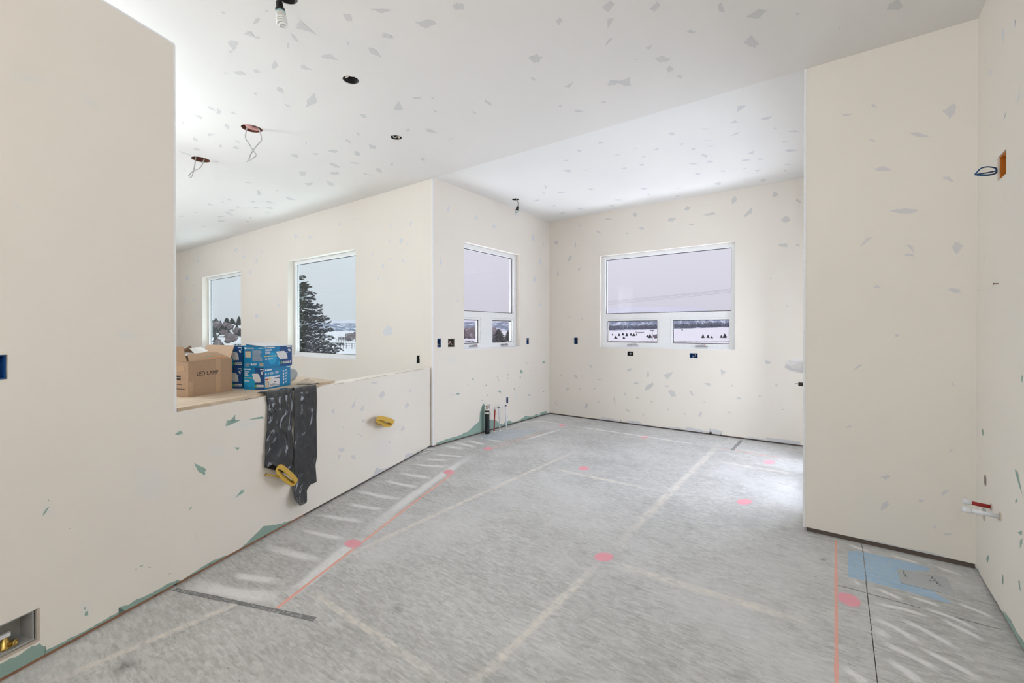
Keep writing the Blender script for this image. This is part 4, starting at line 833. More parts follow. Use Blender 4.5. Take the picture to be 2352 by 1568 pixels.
ang = math.radians(-2.0); bu2 = Vector((bu.x * math.cos(ang) - bu.y * math.sin(ang), bu.x * math.sin(ang) + bu.y * math.cos(ang), 0)); bv2 = Vector((-bu2.y, bu2.x, 0))
carton(bc + bu * -.004 + bv * -.002, zl + .1495, bu2, bv2, .290, .152, .145, 'upper blue carton of the right-hand stack with its lid ajar', spec_art, lamp_art, M_CB, True)
bc2 = bc + bv * .186 + bu * .026
carton(bc2, zl, bu, bv, .28, .150, .149, 'lower blue carton of the stack partly behind the cardboard box', lamp_art, strip_art, M_CBT)
carton(bc2 + bu * .004, zl + .1495, bu, bv, .28, .150, .145, 'upper blue carton of the stack partly behind the cardboard box', lamp_art, strip_art, M_CBT)
# grey disc leaning at the stack, crumpled kraft paper
M_DISC = plain('grey_trim_plate', (.56, .57, .56), .45)
ax = Vector((.60, -.76, .22)).normalized(); c = at_depth(669, 873.5, 3.50); c.z = max(c.z, zl + .052)
mb = MB(); mb.lathe(c, ax, [(0, 0), (0, .050), (.004, .052), (.009, .050), (.011, .036), (.008, .0)], 28); tag(mb.build('trim_plate', M_DISC, smooth=True), 'round grey light trim plate leaning beside the blue cartons', 'plate')
M_KRAFT = plain('kraft_paper', (.60, .52, .43), .8)
kc = hit(696, 882, (0, 0, 1), zl); mb = MB(); r8 = random.Random(11); gx, gy = 12, 7; vs = []
for i in range(gx + 1):
    for j in range(gy + 1):
        x, y = i / gx, j / gy; hgt = .006 + .05 * math.sin(x * 3.1) * math.sin(y * 3.1) * (.4 + .6 * r8.random()) * (1 - x * .55)
        vs.append(kc + _R * ((x - .35) * .15) + Vector((_F.x, _F.y, 0)).normalized() * ((y - .2) * .12) + Z_ * (hgt * .9 + .0015))
fs = [(i * (gy + 1) + j, (i + 1) * (gy + 1) + j, (i + 1) * (gy + 1) + j + 1, i * (gy + 1) + j + 1) for i in range(gx) for j in range(gy)]
o = mk('crumpled_paper', vs, fs, M_KRAFT); tag(o, 'crumpled brown kraft paper beside the grey plate on the ledge', 'paper'); md = o.modifiers.new('s', 'SOLIDIFY'); md.thickness = .0012; md.offset = 1
# white cable end poking past the wall edge
mb = MB(); mb.tube(spline([lp(1.75, LC - .20, .9205), lp(1.80, LC - .21, .94), lp(1.83, LC - .215, .985)], 6), .004, 6, flat=.5); tag(mb.build('cable_end', M_WW, smooth=True), 'short white flat cable end beside the cardboard box', 'cable')
# dark pencil offcut on the ledge edge
mb = MB(); pa = hit(563, 917, (0, 0, 1), zl + .0035); pb = hit(578, 915.5, (0, 0, 1), zl + .0035); mb.tube([pa, pa.lerp(pb, .5) + Z_ * .001, pb], .0035, 5, flat=.6); tag(mb.build('shim_offcut', M_SOCK), 'tiny black offcut lying on the ledge edge', 'offcut')

# ------------------------------------------------------------------ black plastic strips over the half wall
M_BLK, nt, b = newmat('black_plastic_film'); b.inputs['Base Color'].default_value = (.018, .019, .022, 1); b.inputs['Roughness'].default_value = .2; b.inputs['Specular IOR Level'].default_value = .6
co = nt.nodes.new('ShaderNodeTexCoord'); n1 = nt.nodes.new('ShaderNodeTexNoise'); n1.inputs['Scale'].default_value = 14; n1.inputs['Detail'].default_value = 4; n1.inputs['Distortion'].default_value = 1.2; nt.links.new(co.outputs['Object'], n1.inputs['Vector'])
bp = nt.nodes.new('ShaderNodeBump'); bp.inputs['Strength'].default_value = .15; bp.inputs['Distance'].default_value = .006; nt.links.new(n1.outputs['Fac'], bp.inputs['Height']); nt.links.new(bp.outputs[0], b.inputs['Normal'])
def strip(name, label, Lf, Rt, curl, top_back, seed):
    Lf, Rt = zc(Lf, 5.058, 560, 870), zc(Rt, 5.058, 560, 870)
    def along(pl, t):
        d = [0]; 
        for i in range(len(pl) - 1): d.append(d[-1] + math.hypot(pl[i + 1][0] - pl[i][0], pl[i + 1][1] - pl[i][1]))
        x = t * d[-1]
        for i in range(len(pl) - 1):
            if x <= d[i + 1] or i == len(pl) - 2:
                k = (x - d[i]) / (d[i + 1] - d[i]); return (pl[i][0] + (pl[i + 1][0] - pl[i][0]) * k, pl[i][1] + (pl[i + 1][1] - pl[i][1]) * k)
    R_, C_ = 92, 26; V = []; Fc = []
    a, b_ = P('left', *Lf[0]), P('left', *Rt[0])
    rows = []
    for k in range(6):    # over the top of the wall
        d = top_back * (1 - k / 5.5); rows.append([(a.lerp(b_, j / C_) * 1.0) for j in range(C_ + 1)]); 
        for j in range(C_ + 1):
            p = rows[-1][j]; rows[-1][j] = Vector((p.x, p.y, 0)) - LN * d + Z_ * (.9225 + .003 * noise.noise(Vector((j * .33, k * .9, seed))))
    for i in range(1, R_ + 1):
        t = i / R_; l, r = along(Lf, t), along(Rt, t); row = []
        for j in range(C_ + 1):
            s = j / C_; px = l[0] + (r[0] - l[0]) * s; py = l[1] + (r[1] - l[1]) * s
            x_, y_ = s * 3.2, t * (8.5 if curl == 0 else 13); off = .007 + .006 * (1 + noise.noise(Vector((x_ * .9, y_ * .55, seed)))) + (.006 if curl == 0 else .0035) * max(0, 1 - abs(noise.noise(Vector((x_ * .8 + y_ * .35, y_ * .55 - x_ * .5, seed + 3))) * 3)) ** 2 + .0012 * noise.noise(Vector((x_ * 2.5, y_ * 1.4, seed + 5))) + curl * max(0, t - .72) ** 2 * (1.4 - s)
            row.append(P('left', px, py, max(.003, off)))
        rows.append(row)
    for row in rows: V += row
    for i in range(len(rows) - 1):
        for j in range(C_):
            p = i * (C_ + 1) + j; Fc.append((p, p + C_ + 1, p + C_ + 2, p + 1))
    o = mk(name, V, Fc, M_BLK, smooth=True); md = o.modifiers.new('s', 'SOLIDIFY'); md.thickness = .0012; md.offset = 0
    return tag(o, label, 'plastic strip')
strip('black_plastic_strip', 'shorter left black plastic strip hanging over the low wall', [(262,222),(278,330),(268,600),(250,760),(252,850),(240,1028)], [(572,160),(575,420),(556,600),(570,700),(577,900),(562,1112)], .0, .075, 1.7)
strip('black_plastic_strip', 'longer right black plastic strip hanging down nearly to the floor', [(587,158),(585,500),(582,900),(575,1300),(585,1390),(655,1475)], [(846,104),(852,250),(845,450),(852,900),(832,1000),(848,1195),(770,1230),(732,1290),(735,1420),(722,1442)], .55, .05, 8.3)

# ------------------------------------------------------------------ yellow cables out of the half wall
M_YEL = plain('yellow_cable', (.66, .42, .06), .4, spec=.4)
def ycable(label, start, lead, loop, turns, d0, d1):
    t0 = P('left', *start); pts = [t0 - LN * .04, t0 + LN * .002]
    n = len(lead)
    for i, (x, y) in enumerate(lead): pts.append(P('left', 560 + x / 5.058, 870 + y / 5.058, d0 + (d1 - d0) * (i + 1) / n))
    for k in range(turns):
        for i, (x, y) in enumerate(loop):
            jj = (k - turns / 2) * 9
            pts.append(P('left', 560 + (x - jj * .45) / 5.058, 870 + (y + jj * .8) / 5.058, d1 + .007 * k))
    mb = MB(); mb.tube(spline(pts, 6), .0058, 8); return tag(mb.build('yellow_cable', M_YEL, smooth=True), label, 'cable')
ycable('coiled yellow cable sticking out in front of the black plastic strips', (611, 1090), [(330,1120),(410,1140)], [(470,1160),(545,1212),(600,1208),(592,1165),(512,1088),(430,1025),(388,1036),(402,1092)], 6, .02, .05)
ycable('small yellow cable loop on the low wall right of the plastic strips', (864, 972), [(1575,530)], [(1650,538),(1715,530),(1728,504),(1660,474),(1570,457),(1546,472),(1590,502)], 6, .015, .05)

# ------------------------------------------------------------------ valve box in the left wall
M_VBOX = plain('grey_plastic_box', (.40, .40, .385), .5); M_BRASS = plain('brass', (.58, .40, .12), .3, .9)
base = LN * LC; ptl = lambda u, v, d: base + LA * u + Z_ * v - LN * d
u0, u1, v0, v1 = VB; t = thing('valve_box', 'recessed grey valve box with brass outlet at the lower left wall', 'valve box', ptl((u0 + u1) / 2, v0, .04))
mb = MB(); g = .003
for a, b_, c, d in ((u0 + g, u1 - g - .006, v0 + g, v0 + .008), (u0 + g, u1 - g - .006, v1 - .006, v1 - g), (u0 + g, u0 + .008, v0 + .008, v1 - .006), (u1 - .013, u1 - .009, v0 + .008, v1 - .006)): mb.obox(ptl(a, c, .004), LA * (b_ - a), Z_ * (d - c), -LN * .074)
mb.obox(ptl(u0 + g, v0 + g, .078), LA * (u1 - u0 - .012), Z_ * (v1 - v0 - 2 * g), -LN * .004); mb.build('shell', M_VBOX, t)
pv = hit(12, 1484, LN, LC - .03); sv = LA.dot(pv); cpt = ptl(sv, v0 + .008, .035)
mb = MB(); mb.lathe(cpt, Z_, [(0, .0), (0, .019), (.006, .020), (.01, .015), (.028, .015), (.03, .010), (.042, .010), (.042, 0)], 16); tdir = (LN * .8 + LA * .5).normalized(); mb.lathe(cpt + Z_ * .019, tdir, [(.008, .009), (.03, .009), (.03, .012), (.036, .012), (.036, .006), (.02, .005), (.02, 0)], 14); vv = mb.build('brass_valve', M_BRASS, t, True)
mb = MB(); mb.obox(cpt + Z_ * .043 - LA * .03 - LN * .006, LA * .045, LN * .012, Z_ * .014); mb.build('white_lever', M_PW, t)
mb = MB(); mb.obox(ptl(u0, v0 - .012, -.0008), LA * (u1 - u0), Z_ * .012, -LN * .004); mb.obox(ptl(u1 - .001, v0 - .010, -.0008), LA * .008, Z_ * (v1 - v0 + .01), -LN * .004); mb.build('cut_edge', M_RAW, t)

# ------------------------------------------------------------------ pipes at the nook wall
M_ABS = plain('black_pipe', (.02, .021, .023), .4); M_PEXR = plain('red_pipe', (.36, .03, .025), .4); M_PEXW = plain('white_pipe', (.78, .79, .82), .4); M_STEEL = plain('steel_clamp', (.62, .62, .62), .3, .8); M_ESC = plain('escutcheon_white', (.72, .71, .66), .5)
def zat(base, px, py):  # height of a pixel above a floor point
    dep = _F.dot(base - _O); p = at_depth(px, py, dep); return p.z
b0 = P('floor', 1119, 995.5); h0 = zat(b0, 1119, 941); t = thing('drain_pipe', 'upright black drain pipe with white clamp and small valve on top', 'pipe', b0); rp = .028
mb = MB(); mb.lathe(b0, Z_, [(.0, 0), (.0, rp * 1.12), (.05, rp * 1.12), (.052, rp * 1.02), (.056, rp * 1.02), (h0 - .01, rp), (h0, rp), (h0, 0)], 22); mb.build('pipe', M_ABS, t, True)
mb = MB(); mb.lathe(b0, Z_, [(h0 - .05, rp * 1.03), (h0 - .048, rp * 1.12), (h0 - .03, rp * 1.12), (h0 - .028, rp * 1.03)], 22); mb.lathe(b0, Z_, [(h0 - .006, rp * 1.1), (h0, rp * 1.13), (h0 + .008, rp * 1.05), (h0 + .010, 0)], 22); mb.obox(b0 + Z_ * (h0 - .045) + X_ * rp, X_ * .03, Y_ * .012, Z_ * .014); mb.build('clamp', M_ESC, t, True)
mb = MB(); mb.lathe(b0 + Z_ * (h0 + .01), Z_, [(0, .012), (.03, .010), (.03, 0)], 12); mb.lathe(b0 + Z_ * (h0 + .042), (.2, -1, .25), [(-.018, 0), (-.018, .012), (.02, .012), (.02, .008), (.0, .007), (.0, 0)], 12); mb.build('valve', plain('tan_valve', (.50, .43, .33), .5), t, True)
mb = MB(); cc = b0 + Z_ * (h0 + .045) + Vector((.006, .026, 0))
for k in range(4): mb.tube([cc + Vector((.018 * math.cos(a * .5 + k), .02 * math.sin(a * .5 + k) * .6, .026 * math.sin(a * .9 + k * 2))) for a in range(14)], .0022, 5)
mb.build('wire_bundle', M_STEEL, t, True)
def upright(px, py, tx, ty, r, mat, label, cap=None, esc=True):
    b0 = P('floor', px, py); d = _F.dot(b0 - _O); tp = at_depth(tx, ty, d); t = thing('water_pipe', label, 'pipe', b0)
    tp = b0 + Vector((tp.x - b0.x, tp.y - b0.y, tp.z - b0.z)); mb = MB(); mb.tube([b0 + Z_ * .001, b0.lerp(tp, .5), tp], r, 12); mb.build('pipe', mat, t, True)
    if cap: mb = MB(); ax = (tp - b0).normalized(); mb.lathe(tp - ax * .022, ax, [(0, r), (.001, r * 1.35), (.026, r * 1.35), (.028, 0)], 12); mb.build('cap', cap, t, True)
    if esc: mb = MB(); mb.lathe(b0, Z_, [(.0002, 0), (.0002, r * 2.9), (.004, r * 2.8), (.010, r * 1.3), (.012, r)], 16); mb.build('escutcheon', M_ESC, t, True)
    return t, tp
upright(1134.5, 991.5, 1137, 937, .0085, M_PEXR, 'thin red water pipe standing beside the black drain pipe', M_STEEL)
t1, e1_ = upright(1148.5, 988.5, 1145.3, 935, .0085, M_PEXW, 'white water pipe nearer the red pipe, joined at its top')
t2, e2_ = upright(1163, 985, 1161.5, 931.5, .0095, M_PEXW, 'white water pipe farthest from the drain pipe, below the blue box')
mb = MB(); mb.tube([e1_ + Z_ * .0, e1_ + Z_ * .006, e1_.lerp(e2_, .5) + Z_ * .004, e1_.lerp(e2_, .86) + Z_ * .003], .0085, 10); mb.build('cross_link', M_PEXW, t1, True)
for p, tt in ((e1_, t1), (e2_, t2)):
    mb = MB(); mb.lathe(p + Z_ * .0, (.35, -.9, .1), [(-.004, .0), (-.004, .011), (.016, .011), (.016, .008), (.004, .007), (.004, 0)], 12); mb.build('open_end', M_SOCK, tt, True)
# ------------------------------------------------------------------ stubs on the right wall
def stub(a, L, r, mat, label, drop=0.0):
    d = Vector((-1, 0, drop)).normalized(); t = thing('pipe_stub', label, 'pipe', a)
    mb = MB(); mb.tube([a + X_ * .0 - d * .0 + d * .0005, a + d * L], r, 14); mb.build('pipe', mat, t, True)
    mb = MB(); mb.lathe(a + d * (L - .028), d, [(0, r), (.001, r * 1.3), (.03, r * 1.3), (.03, r * .8), (.02, r * .75), (.02, 0)], 16); mb.build('end_cap', M_PEXW, t, True)
    mb = MB(); mb.lathe(a + d * (L - .012), d, [(0, r * .78), (.0105, r * .78), (.0105, 0)], 14); mb.build('stopper', M_BOXG, t, True)
    mb = MB(); mb.lathe(a, d, [(.0003, r * 1.9), (.003, r * 1.7), (.004, r)], 12); mb.build('cut_edge', M_RAW, t)
stub(P('right', 2277, 1164), .098, .0095, M_PEXR, 'red pipe stub sticking out of the right wall', .06)
stub(P('right', 2298, 1186), .125, .0105, M_PEXW, 'white pipe stub below the red one on the right wall', .04)
t = thing('drain_stub', 'round capped drain opening behind the pipe stubs on the right wall', 'pipe', drain)
mb = MB(); mb.lathe(drain + X_ * .06, -X_, [(0, .032), (.052, .032), (.052, .027), (.04, .026), (.04, 0)], 22); mb.build('pipe', plain('blue_grey_pipe', (.34, .38, .45), .4), t, True)
t = thing('vent_stub', 'small ragged hole with grey pipe above the stubs on the right wall', 'pipe', slit)
mb = MB(); mb.lathe(slit + X_ * .055, -X_, [(0, .024), (.05, .024), (.05, .018), (.03, .017), (.03, 0)], 18); mb.build('pipe', plain('blue_grey_pipe', (.34, .38, .45), .4), t, True)
mb = MB()
for k in range(12):
    a = k * .52; c = slit - X_ * .0008 + Vector((0, math.cos(a), math.sin(a))) * .028; mb.obox(c, X_ * .004, Vector((0, math.cos(a), math.sin(a))) * -.006, Vector((0, -math.sin(a), math.cos(a))) * .012)
mb.build('cut_edge', M_RAW, t)
# nail with a string
nl = P('right', 2293, 651); mb = MB(); mb.tube([nl + X_ * .01, nl - X_ * .014], .0022, 6); mb.lathe(nl - X_ * .014, -X_, [(0, .0045), (.002, .0045), (.002, 0)], 8); t = thing('wire_hook', 'thin white wire hanging off a nail on the right wall', 'wire', nl); mb.build('nail', plain('rusty_nail', (.16, .08, .06), .6, .4), t)
mb = MB(); mb.tube(spline([nl - X_ * .006, P('right', 2284, 656, .012), P('right', 2271, 664.5, .03), P('right', 2256, 665.5, .05), P('right', 2243, 666, .075)], 6), .0013, 6); mb.build('string', M_WW, t, True)

# ------------------------------------------------------------------ door hardware in the nook: wrapped handle and black latch
dp = Vector((XB, 4.0, 0)); dh = _F.dot(Vector((XB - .06, 4.0, 1.0)) - _O)
hz = at_depth(1832, 882, dh).z; bz = at_depth(1828, 840, dh).z
t = thing('door_lever', 'black door lever stub sticking out from behind the wall edge', 'door handle', Vector((XB + .06, 4.0, hz)))
mb = MB(); mb.lathe(Vector((XB + .06, 4.0, hz)), -X_, [(0, 0), (0, .03), (.01, .03), (.012, .014), (.075, .014), (.12, .0145), (.12, .0)], 18); mb.build('barrel', M_SOCK, t, True)
mb = MB(); mb.tube([Vector((XB - .058, 4.0, hz + .002)), Vector((XB - .078, 4.0, hz + .002))], .003, 6); mb.build('pin', M_SOCK, t)
bm = bmesh.new(); bmesh.ops.create_icosphere(bm, subdivisions=4, radius=1.0)
cb = Vector((XB - .045, 4.0, bz))
for v in bm.verts:
    d = v.co.copy(); k = 1 + .22 * noise.noise(d * 2.3 + Vector((3, 1, 7))) + .10 * noise.noise(d * 6)
    v.co = Vector((cb.x + d.x * .105 * k, cb.y + d.y * .055 * k, cb.z + d.z * (.054 if d.z > 0 else .05) * k + d.x * -.0))
V = [v.co.copy() for v in bm.verts]; Fc = [tuple(v.index for v in f.verts) for f in bm.faces]; bm.free()
m_bag, nt, b = newmat('crumpled_white_plastic'); b.inputs['Base Color'].default_value = (.83, .82, .82, 1); b.inputs['Roughness'].default_value = .3; b.inputs['Transmission Weight'].default_value = .0
o = mk('plastic_bag', V, Fc, m_bag, smooth=True, loc=cb); tag(o, 'crumpled white plastic bag wrapped around the hidden door handle', 'plastic bag')

# ------------------------------------------------------------------ white cable lying at the foot of the half wall
zz = lambda l, h: [P('floor', 900 + x / 14.7, 980 + y / 14.7) + Z_ * h for x, y in l]
mb = MB(); mb.tube(spline(zz([(860,925),(980,925),(1150,890),(1400,800),(1300,790),(1150,800),(1050,850),(900,870)], .006), 6), .0065, 8, flat=.55)
t = thing('floor_cable', 'loose white cable loops lying at the end of the low wall', 'cable', P('floor', 965, 1042)); mb.build('lower_loop', M_WW, t, True)
pts = [P('floor', 952, 1046) + Z_ * .012, hit(958, 1038, LN, LC + .02), hit(968, 1031.5, LN, LC + .05), hit(982, 1031, LN, LC + .10), P('floor', 995, 1034.5) + Z_ * .008]
mb = MB(); mb.tube(spline(pts, 6), .0060, 8, flat=.55); mb.build('upper_loop', M_WW, t, True)

# ------------------------------------------------------------------ outside: snowy fields, hills, trees
def sstep(a, b, x): t = max(0, min(1, (x - a) / (b - a))); return t * t * (3 - 2 * t)
def lerp_tab(tab, x):
    if x <= tab[0][0]: return tab[0][1]
    for (a, va), (b, vb_) in zip(tab, tab[1:]):
        if x <= b: return va + (vb_ - va) * (x - a) / (b - a)
    return tab[-1][1]
def terrain(x, y):
    r = math.hypot(x, y); az = math.degrees(math.atan2(x, y))
    amp = lerp_tab([(-110, 10), (-66, 10), (-60, 2.2), (-32, 2.2), (-24, 3.6), (-8, 6.8), (60, 6.8)], az)
    st = lerp_tab([(-110, 70), (-66, 70), (-60, 130), (60, 130)], az)
    return -2.2 + amp * sstep(st, 430, r) + .12 * noise.noise(Vector((x * .05, y * .05, 0)))
def ground_hit(px, py):
    d = ray(px, py); t = 12.0
    while t < 900:
        p = _O + d * t
        if p.z < terrain(p.x, p.y): return Vector((p.x, p.y, terrain(p.x, p.y)))
        t *= 1.006
    p = _O + d * 420; return Vector((p.x, p.y, terrain(p.x, p.y)))
def snowmat():
    m, nt, b = newmat('field_snow'); N, L = nt.nodes, nt.links; co = N.new('ShaderNodeTexCoord')
    n = N.new('ShaderNodeTexNoise'); n.inputs['Scale'].default_value = .35; n.inputs['Detail'].default_value = 8; n.inputs['Roughness'].default_value = .7; L.new(co.outputs['Object'], n.inputs['Vector'])
    r = N.new('ShaderNodeMapRange'); r.inputs['From Min'].default_value = .60; r.inputs['From Max'].default_value = .74; L.new(n.outputs['Fac'], r.inputs['Value'])
    mx = N.new('ShaderNodeMix'); mx.data_type = 'RGBA'; mx.inputs[6].default_value = (.78, .78, .80, 1); mx.inputs[7].default_value = (.46, .41, .37, 1); L.new(r.outputs[0], mx.inputs[0]); L.new(mx.outputs[2], b.inputs['Base Color']); b.inputs['Roughness'].default_value = .9; return m
M_SNOW = snowmat()
V = []; Fc = []; azs = [math.radians(a) for a in range(-180, 181, 4)]; rs = [0.5, 12, 30, 50, 75, 100, 130, 160, 200, 240, 280, 320, 360, 400, 440, 520, 700, 1100, 2000]
for r in rs:
    for a in azs: x, y = r * math.sin(a) - 3, r * math.cos(a); V.append(Vector((x, y, terrain(x, y))))
n = len(azs)
for i in range(len(rs) - 1):
    for j in range(n - 1): Fc.append((i * n + j, (i + 1) * n + j, (i + 1) * n + j + 1, i * n + j + 1))
gr = mk('snowy_ground', V, Fc, M_SNOW, smooth=True, loc=(0, 0, -2.2)); gr.data.flip_normals() if gr.data.polygons[0].normal.z < 0 else None
tag(gr, 'snow covered fields stretching away outside the windows', 'snow', kind='structure')
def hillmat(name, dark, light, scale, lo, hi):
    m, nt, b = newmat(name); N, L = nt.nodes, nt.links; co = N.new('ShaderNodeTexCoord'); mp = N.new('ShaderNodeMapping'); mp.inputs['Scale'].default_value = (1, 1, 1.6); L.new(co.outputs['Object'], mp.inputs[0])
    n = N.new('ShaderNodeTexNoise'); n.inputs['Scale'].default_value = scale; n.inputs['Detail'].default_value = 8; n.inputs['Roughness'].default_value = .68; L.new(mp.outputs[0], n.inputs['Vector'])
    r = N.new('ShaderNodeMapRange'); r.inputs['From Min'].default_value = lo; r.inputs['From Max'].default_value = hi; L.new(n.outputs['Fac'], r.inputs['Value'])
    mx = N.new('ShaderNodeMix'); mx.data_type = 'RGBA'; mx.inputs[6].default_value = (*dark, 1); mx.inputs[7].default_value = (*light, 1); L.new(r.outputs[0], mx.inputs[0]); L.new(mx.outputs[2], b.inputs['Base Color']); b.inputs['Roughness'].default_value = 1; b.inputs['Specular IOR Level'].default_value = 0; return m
def ridge(name, label, rad, tab, mat, seed, depth, rough):
    V = []; Fc = []; az = [-100 + .5 * i for i in range(241)]
    for k, (rr, hh) in enumerate(((rad * .95, -.02), (rad * .975, .55), (rad, 1.0), (rad * 1.2, .7), (rad * 1.4, -.02))):
        for a in az:
            h = lerp_tab(tab, a) * hh; q = math.radians(a); x, y = rr * math.sin(q), rr * math.cos(q)
            if hh > 0: h *= 1 + rough * noise.noise(Vector((a * .35, k * 1.7, seed))) + rough * .4 * noise.noise(Vector((a * 1.3, k, seed)))
            V.append(Vector((x, y, -2.5 + h)))
    n = len(az)
    for i in range(4):
        for j in range(n - 1): Fc.append((i * n + j, (i + 1) * n + j, (i + 1) * n + j + 1, i * n + j + 1))
    o = mk(name, V, Fc, mat, smooth=True, loc=(0, 0, -2.5)); 
    if o.data.polygons[n].normal.z < 0: o.data.flip_normals()
    return tag(o, label, 'mountain', kind='structure')
ridge('forested_mountain', 'blue grey forested mountain dusted with snow behind the fields', 1600, [(-100, 20), (-62, 30), (-50, 30), (-36, 36), (-30, 55), (-20, 56), (-8, 52), (20, 50)], hillmat('snowy_forest_hazed', (.22, .265, .35), (.70, .73, .78), 0.05, .47, .62), 2.0, 300, .12)  # distance haze mixed into the blue-grey forest and snow colours
ridge('far_mountain_ridge', 'faint pale mountain ridge on the horizon in the wide window', 5200, [(-100, 60), (-45, 130), (-30, 258), (-20, 270), (-14, 262), (-10, 150), (20, 120)], hillmat('far_range_hazed', (.66, .67, .73), (.70, .71, .77), .002, .4, .6), 5.0, 900, .05)  # base colours paled towards the sky to stand in for haze

# conifers
def treemat(name, dark, snow, lo, hi):
    m, nt, b = newmat(name); N, L = nt.nodes, nt.links; co = N.new('ShaderNodeTexCoord')
    n = N.new('ShaderNodeTexNoise'); n.inputs['Scale'].default_value = 2.2; n.inputs['Detail'].default_value = 6; L.new(co.outputs['Object'], n.inputs['Vector'])
    r = N.new('ShaderNodeMapRange'); r.inputs['From Min'].default_value = lo; r.inputs['From Max'].default_value = hi; L.new(n.outputs['Fac'], r.inputs['Value'])
    mx = N.new('ShaderNodeMix'); mx.data_type = 'RGBA'; mx.inputs[6].default_value = (*dark, 1); mx.inputs[7].default_value = (*snow, 1); L.new(r.outputs[0], mx.inputs[0]); L.new(mx.outputs[2], b.inputs['Base Color']); b.inputs['Roughness'].default_value = .9; return m
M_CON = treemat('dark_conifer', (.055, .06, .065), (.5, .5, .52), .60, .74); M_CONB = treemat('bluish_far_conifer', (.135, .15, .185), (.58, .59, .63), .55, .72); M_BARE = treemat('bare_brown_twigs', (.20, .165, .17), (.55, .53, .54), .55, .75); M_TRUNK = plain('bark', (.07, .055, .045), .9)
def conifer_geo(seed, wide=.32, tiers=6, n=11):
    r = random.Random(seed); V = []; Fc = []
    for k in range(tiers):
        z0 = .06 + .80 * k / tiers; z1 = z0 + .34 * (1 - .35 * k / tiers); R0 = wide * (1 - .80 * k / tiers) * r.uniform(.9, 1.1); b = len(V); ph = r.random() * 6
        V.append((0, 0, min(1, z1)))
        for j in range(2 * n):
            a = ph + math.pi * j / n; q = R0 * (1 if j % 2 == 0 else .62) * r.uniform(.75, 1.15); V.append((q * math.cos(a), q * math.sin(a), z0 + (0 if j % 2 == 0 else .035) + r.uniform(-.015, .015)))
        V.append((0, 0, z0 + .05))
        for j in range(2 * n): j2 = (j + 1) % (2 * n); Fc.append((b, b + 1 + j, b + 1 + j2)); Fc.append((b + 2 * n + 1, b + 1 + j2, b + 1 + j))
    return V, Fc
def round_geo(seed):
    bm = bmesh.new(); bmesh.ops.create_icosphere(bm, subdivisions=3, radius=.5); 
    for v in bm.verts:
        d = v.co.normalized(); k = 1 + .45 * noise.noise(d * 2.1 + Vector((seed, 0, 0))) + .5 * abs(noise.noise(d * 7 + Vector((seed, 2, 0)))); v.co = Vector((d.x * .45 * k, d.y * .45 * k, .52 + d.z * .46 * k))
    V = [tuple(v.co) for v in bm.verts]; Fc = [tuple(v.index for v in f.verts) for f in bm.faces]; bm.free(); return V, Fc
def tmesh(name, geo, mat):
    me = bpy.data.meshes.new(name); me.from_pydata(geo[0], [], geo[1]); me.materials.append(mat); return me
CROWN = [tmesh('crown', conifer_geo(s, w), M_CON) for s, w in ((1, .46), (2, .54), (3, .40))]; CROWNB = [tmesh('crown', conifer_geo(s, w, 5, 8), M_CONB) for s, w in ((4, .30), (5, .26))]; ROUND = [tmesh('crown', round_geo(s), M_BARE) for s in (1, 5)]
trunk_me = None
mb = MB(); mb.tube([(0, 0, -.02), (0, 0, .5), (0, 0, .9)], [.022, .016, .006], 6); trunk_me = bpy.data.meshes.new('trunk'); trunk_me.from_pydata([tuple(v) for v in mb.v], [], mb.f); trunk_me.materials.append(M_TRUNK)
def tree(name, base, h, me, label, cat='tree', group=None):
    t = thing(name, label, cat, base - Z_ * .05 * 0, group)
    for nm, m_ in (('crown', me), ('trunk', trunk_me)):
        o = bpy.data.objects.new(nm, m_); C.objects.link(o); o.parent = t; o.scale = (h * 1.22, h * 1.22, h); o.rotation_euler = (0, 0, rnd.random() * 6)
    return t
def px_tree(name, px, py, hpx, me, label, group):
    b = ground_hit(px, py); d = _F.dot(b - _O); return tree(name, b, hpx / FPX * d, me, label, group=group)
k8 = lambda x, y: (1380 + x / 7.587, 690 + y / 7.587)
LEFTP = [(205,610,38), (262,668,60), (318,622,56), (385,612,58), (402,668,48), (452,626,66), (525,614,52), (575,624,56), (626,610,44), (808,640,48), (858,658,76)]
RIGHTP = [(1418,522,28), (1780,657,78), (1868,654,62), (1932,658,42), (2098,654,60), (2160,658,86)]
ORD = ['first', 'second', 'third', 'fourth', 'fifth', 'sixth', 'seventh', 'eighth', 'ninth', 'tenth', 'eleventh', 'twelfth']
G1 = 'small dark conifers on the snow in the left lower pane'; G2 = 'small dark conifers on the snow in the right lower pane'
for i, (x, y, h) in enumerate(LEFTP): px_tree('conifer', *k8(x, y), h / 7.587, CROWN[i % 3], ORD[i] + ' small conifer from the left in the left lower pane of the wide window', G1)
for i, (x, y, h) in enumerate(RIGHTP): px_tree('conifer', *k8(x, y), h / 7.587, CROWN[(i + 1) % 3], ORD[i] + ' small conifer from the left in the right lower pane of the wide window', G2)
px_tree('bare_tree', *k8(955, 662), 9, ROUND[0], 'pale bare tree right of the utility pole in the wide window', None)
px_tree('conifer', 1145, 789, 36, CROWN[1], 'tall dark conifer in the right lower pane of the narrow window', None); px_tree('conifer', 1168, 784, 27, CROWN[0], 'conifer at the right edge of the narrow window', None)
for i, (x, y, h) in enumerate(((1073,777,23),(1085,779.5,27),(1099,776,24),(1131,778,24))): px_tree('bare_tree', x, y, h, ROUND[i % 2], ORD[i] + ' brown bare tree from the left behind the snowy roofs in the narrow window', 'brown bare trees in the narrow window')
r9 = random.Random(21); placed = []; i = 0
